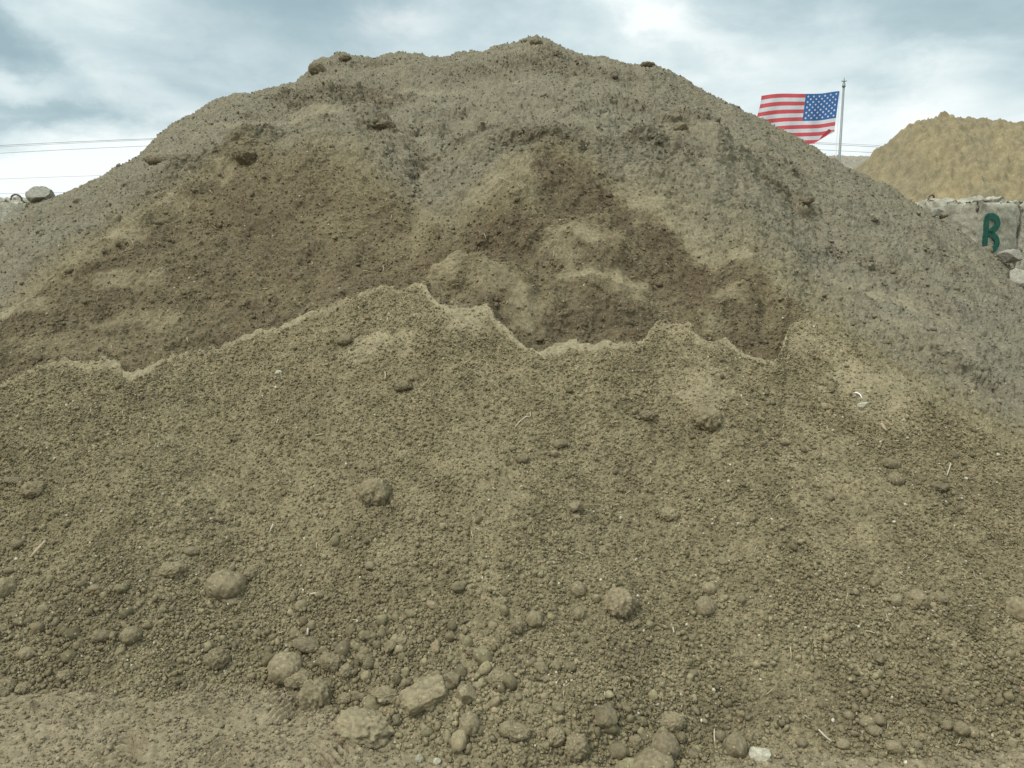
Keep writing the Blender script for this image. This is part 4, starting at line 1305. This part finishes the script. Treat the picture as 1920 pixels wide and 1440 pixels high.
# ------------------------------------------------------------------ flag, pole, wires
FY = 22.0
M_POLE = plain_material('pole_aluminium', (.24, .26, .25), .1, 8, .5, .4, .3)
top_p = point(1582, 163, FY); base_p = point(1574, 293, FY)
px_lean = (top_p - base_p) / np.linalg.norm(top_p - base_p)
foot = base_p - px_lean * (base_p[2] + .05) / px_lean[2]
pole = empty('flagpole', tuple(foot))
tag(pole, 'tall slim grey metal flagpole behind the pile, topped by a small finial', 'flagpole')
V, Fq = tube([(0, 0, 0), tuple(top_p - foot)], .042, .030, 14)
build_poly('shaft', V, Fq, M_POLE, pole)
V, Fq = tube([tuple(top_p - foot), tuple(top_p - foot + px_lean * .04), tuple(top_p - foot + px_lean * .05), tuple(top_p - foot + px_lean * .10)], .05, .036, 12)
build_poly('truck', V, Fq, M_POLE, pole)
tf = top_p - foot
fin_pts = [tf + px_lean * .10, tf + px_lean * .24]
V, Fq = tube(fin_pts, .02, .012, 8)
fo = build_poly('finial', V, Fq, M_POLE, pole)
V, Fq = tube([tf + px_lean * .15 + np.array([-.07, 0, .01]), tf + px_lean * .14, tf + px_lean * .15 + np.array([.07, 0, .01])], .014, .014, 8)
build_poly('finial_arm', V, Fq, M_POLE, fo)
V, Fq = tube([tuple(tf + np.array([-.12, -.03, -.05])), tuple(np.array([-.14, -.05, 1.2]))], .006, .006, 5)
build_poly('halyard', V, Fq, plain_material('rope', (.6, .6, .57), .05), pole)


def cloth_material(name, c):
    mt = bpy.data.materials.new(name); mt.use_nodes = True
    N = NT(mt.node_tree); N.n.clear()
    out = N.node('ShaderNodeOutputMaterial')
    d = N.node('ShaderNodeBsdfDiffuse'); d.inputs[0].default_value = (*c, 1)
    tr = N.node('ShaderNodeBsdfTranslucent'); tr.inputs[0].default_value = (*c, 1)
    geo = N.node('ShaderNodeNewGeometry')
    ns = N.noise(geo.outputs['Position'], 3.0, 3)
    cc = N.mix(1.0, (*c, 1), N.ramp(ns.outputs['Fac'], [(.3, (.92, .92, .92)), (.7, (1.04, 1.04, 1.04))]), 'MULTIPLY')
    N.l.new(cc, d.inputs[0]); N.l.new(cc, tr.inputs[0])
    m = N.node('ShaderNodeMixShader'); m.inputs[0].default_value = .45
    N.l.new(d.outputs[0], m.inputs[1]); N.l.new(tr.outputs[0], m.inputs[2]); N.l.new(m.outputs[0], out.inputs[0])
    return mt


M_RED = cloth_material('flag_red', (.66, .125, .14)); M_WHITE = cloth_material('flag_white', (.74, .75, .77)); M_BLUE = cloth_material('flag_blue', (.07, .165, .38))
NU, NV = 300, 156                      # along the fly, down the hoist
# edges of the cloth as seen: (u, v) -> pixel
u = np.linspace(0, 1, NU + 1); v = np.linspace(0, 1, NV + 1)
UU, VV_ = np.meshgrid(u, v)
tl = np.array([1574, 171]); bl = np.array([1562, 264]); tr_ = np.array([1424, 181]); br_ = np.array([1412, 282])
PX = (1 - UU) * ((1 - VV_) * tl[0] + VV_ * bl[0]) + UU * ((1 - VV_) * tr_[0] + VV_ * br_[0])
PY = (1 - UU) * ((1 - VV_) * tl[1] + VV_ * bl[1]) + UU * ((1 - VV_) * tr_[1] + VV_ * br_[1])
PY = PY + 2.2 * np.sin(UU * 5.2 + .6 + VV_ * .8) * sstep(0, .25, UU) + 4.0 * (UU - .55) ** 2 * (VV_ - .3) - 3.5 * sstep(.5, 1, UU) * (1 - VV_) * (1 - UU) * 4 * .4
PX = PX + 2.5 * np.sin(VV_ * 6 + 1) * sstep(.7, 1, UU) - 4 * sstep(.85, 1, UU) * (VV_ - .4)
wave = .24 * np.sin(UU * 9.5 + VV_ * 1.8) * sstep(0, .3, UU) + .05 * np.sin(UU * 21 - VV_ * 3) * sstep(.1, .5, UU)
YF = FY - .05 + wave + UU * .9
# the lower corner at the hoist curls up and over
sF, tF = ray(PX, PY)
FX = sF * YF; FZ = CAM_H + tF * YF
# fold about a slanting line near the lower hoist corner
a0 = np.array(point(1567, 241, FY)); a1 = np.array(point(1508, 276, FY))
dl = np.array([a1[0] - a0[0], a1[2] - a0[2]]); dl /= np.linalg.norm(dl); nl = np.array([-dl[1], dl[0]])
if nl[1] > 0: nl = -nl
dist = (FX - a0[0]) * nl[0] + (FZ - a0[2]) * nl[1]
over = np.maximum(dist, 0)
rad = .05
th = np.minimum(over / rad, math.pi)
back_ = np.maximum(over - math.pi * rad, 0)
disp = np.where(over > 0, rad * np.sin(th) - back_, 0) - over * (over > 0)
FX = FX + disp * nl[0]; FZ = FZ + disp * nl[1]
YF = YF - np.where(over > 0, rad * (1 - np.cos(th)), 0)
stripe = np.minimum((VV_[:-1, :-1] + .5 / NV) * 13, 12.99).astype(int)
uc = UU[:-1, :-1] + .5 / NU; vc = VV_[:-1, :-1] + .5 / NV
mid = np.where(stripe % 2 == 0, 0, 1)
canton = (uc < .42) & (vc < 7 / 13)
mid = np.where(canton, 2, mid)
for r_ in range(9):
    nstar = 6 if r_ % 2 == 0 else 5
    for c_ in range(nstar):
        cu = (c_ * 2 + (1 if r_ % 2 == 0 else 2)) / 12 * .42; cv0 = (r_ + 1) / 10 * 7 / 13
        du_ = (uc - cu) * 1.62; dv_ = (vc - cv0)
        ang_ = np.arctan2(du_, -dv_); rr_ = np.hypot(du_, dv_)
        k5 = np.abs(((ang_ / (2 * math.pi / 5)) + .5) % 1 - .5) * 2
        lim = .0225 * (1 - .52 * k5)
        mid = np.where(rr_ < lim, 1, mid)
fi = np.arange(FX.size).reshape(FX.shape)
fq = np.stack([fi[:-1, :-1], fi[:-1, 1:], fi[1:, 1:], fi[1:, :-1]], -1).reshape(-1, 4)
ctr = np.array([float(FX.mean()), FY, float(FZ.mean())])
flag = mesh_from('flag', np.stack([FX, YF, FZ], -1).reshape(-1, 3) - ctr, fq, M_RED)
flag.data.materials.append(M_WHITE); flag.data.materials.append(M_BLUE)
flag.data.polygons.foreach_set('material_index', mid.reshape(-1).astype(np.int32))
flag.location = ctr
tag(flag, 'American flag flying from the pole, stars at the right, lower corner curled over', 'flag')

M_WIRE = plain_material('cable', (.20, .22, .225), .1)


def wire(left, mid_, right, Y, label, rad=.011):
    pts = []
    A, Mi, B = point(*left, Y), point(*mid_, Y), point(*right, Y)
    for k in range(41):
        t_ = k / 40
        # parabola through the three points, by depth-constant x
        x = A[0] + (B[0] - A[0]) * t_
        l0 = (x - Mi[0]) * (x - B[0]) / ((A[0] - Mi[0]) * (A[0] - B[0])); l1 = (x - A[0]) * (x - B[0]) / ((Mi[0] - A[0]) * (Mi[0] - B[0])); l2 = (x - A[0]) * (x - Mi[0]) / ((B[0] - A[0]) * (B[0] - Mi[0]))
        pts.append((x, Y, A[2] * l0 + Mi[2] * l1 + B[2] * l2))
    c_ = np.mean(np.array(pts), axis=0)
    V, Fq = tube(np.array(pts) - c_, rad, rad, 5)
    o = build_poly('overhead_wire', V, Fq, M_WIRE); o.location = c_
    return tag(o, label, 'overhead wire')


wire((-120, 280), (285, 260), (1650, 276), 34, 'uppermost overhead wire, its right end just under the flag', .009)
wire((-120, 283), (285, 262), (1650, 273), 36, 'second overhead wire, running close under the uppermost one', .007)
wire((-120, 295), (270, 274), (1650, 287), 35, 'third overhead wire, a little below the closely spaced pair', .008)
wire((-120, 341), (160, 330), (1000, 320), 40, 'faint thin overhead wire low over the left flank', .006)
wire((-120, 365), (60, 362), (1000, 345), 40, 'lowest overhead wire, meeting the grey boulder on the left skyline', .007)
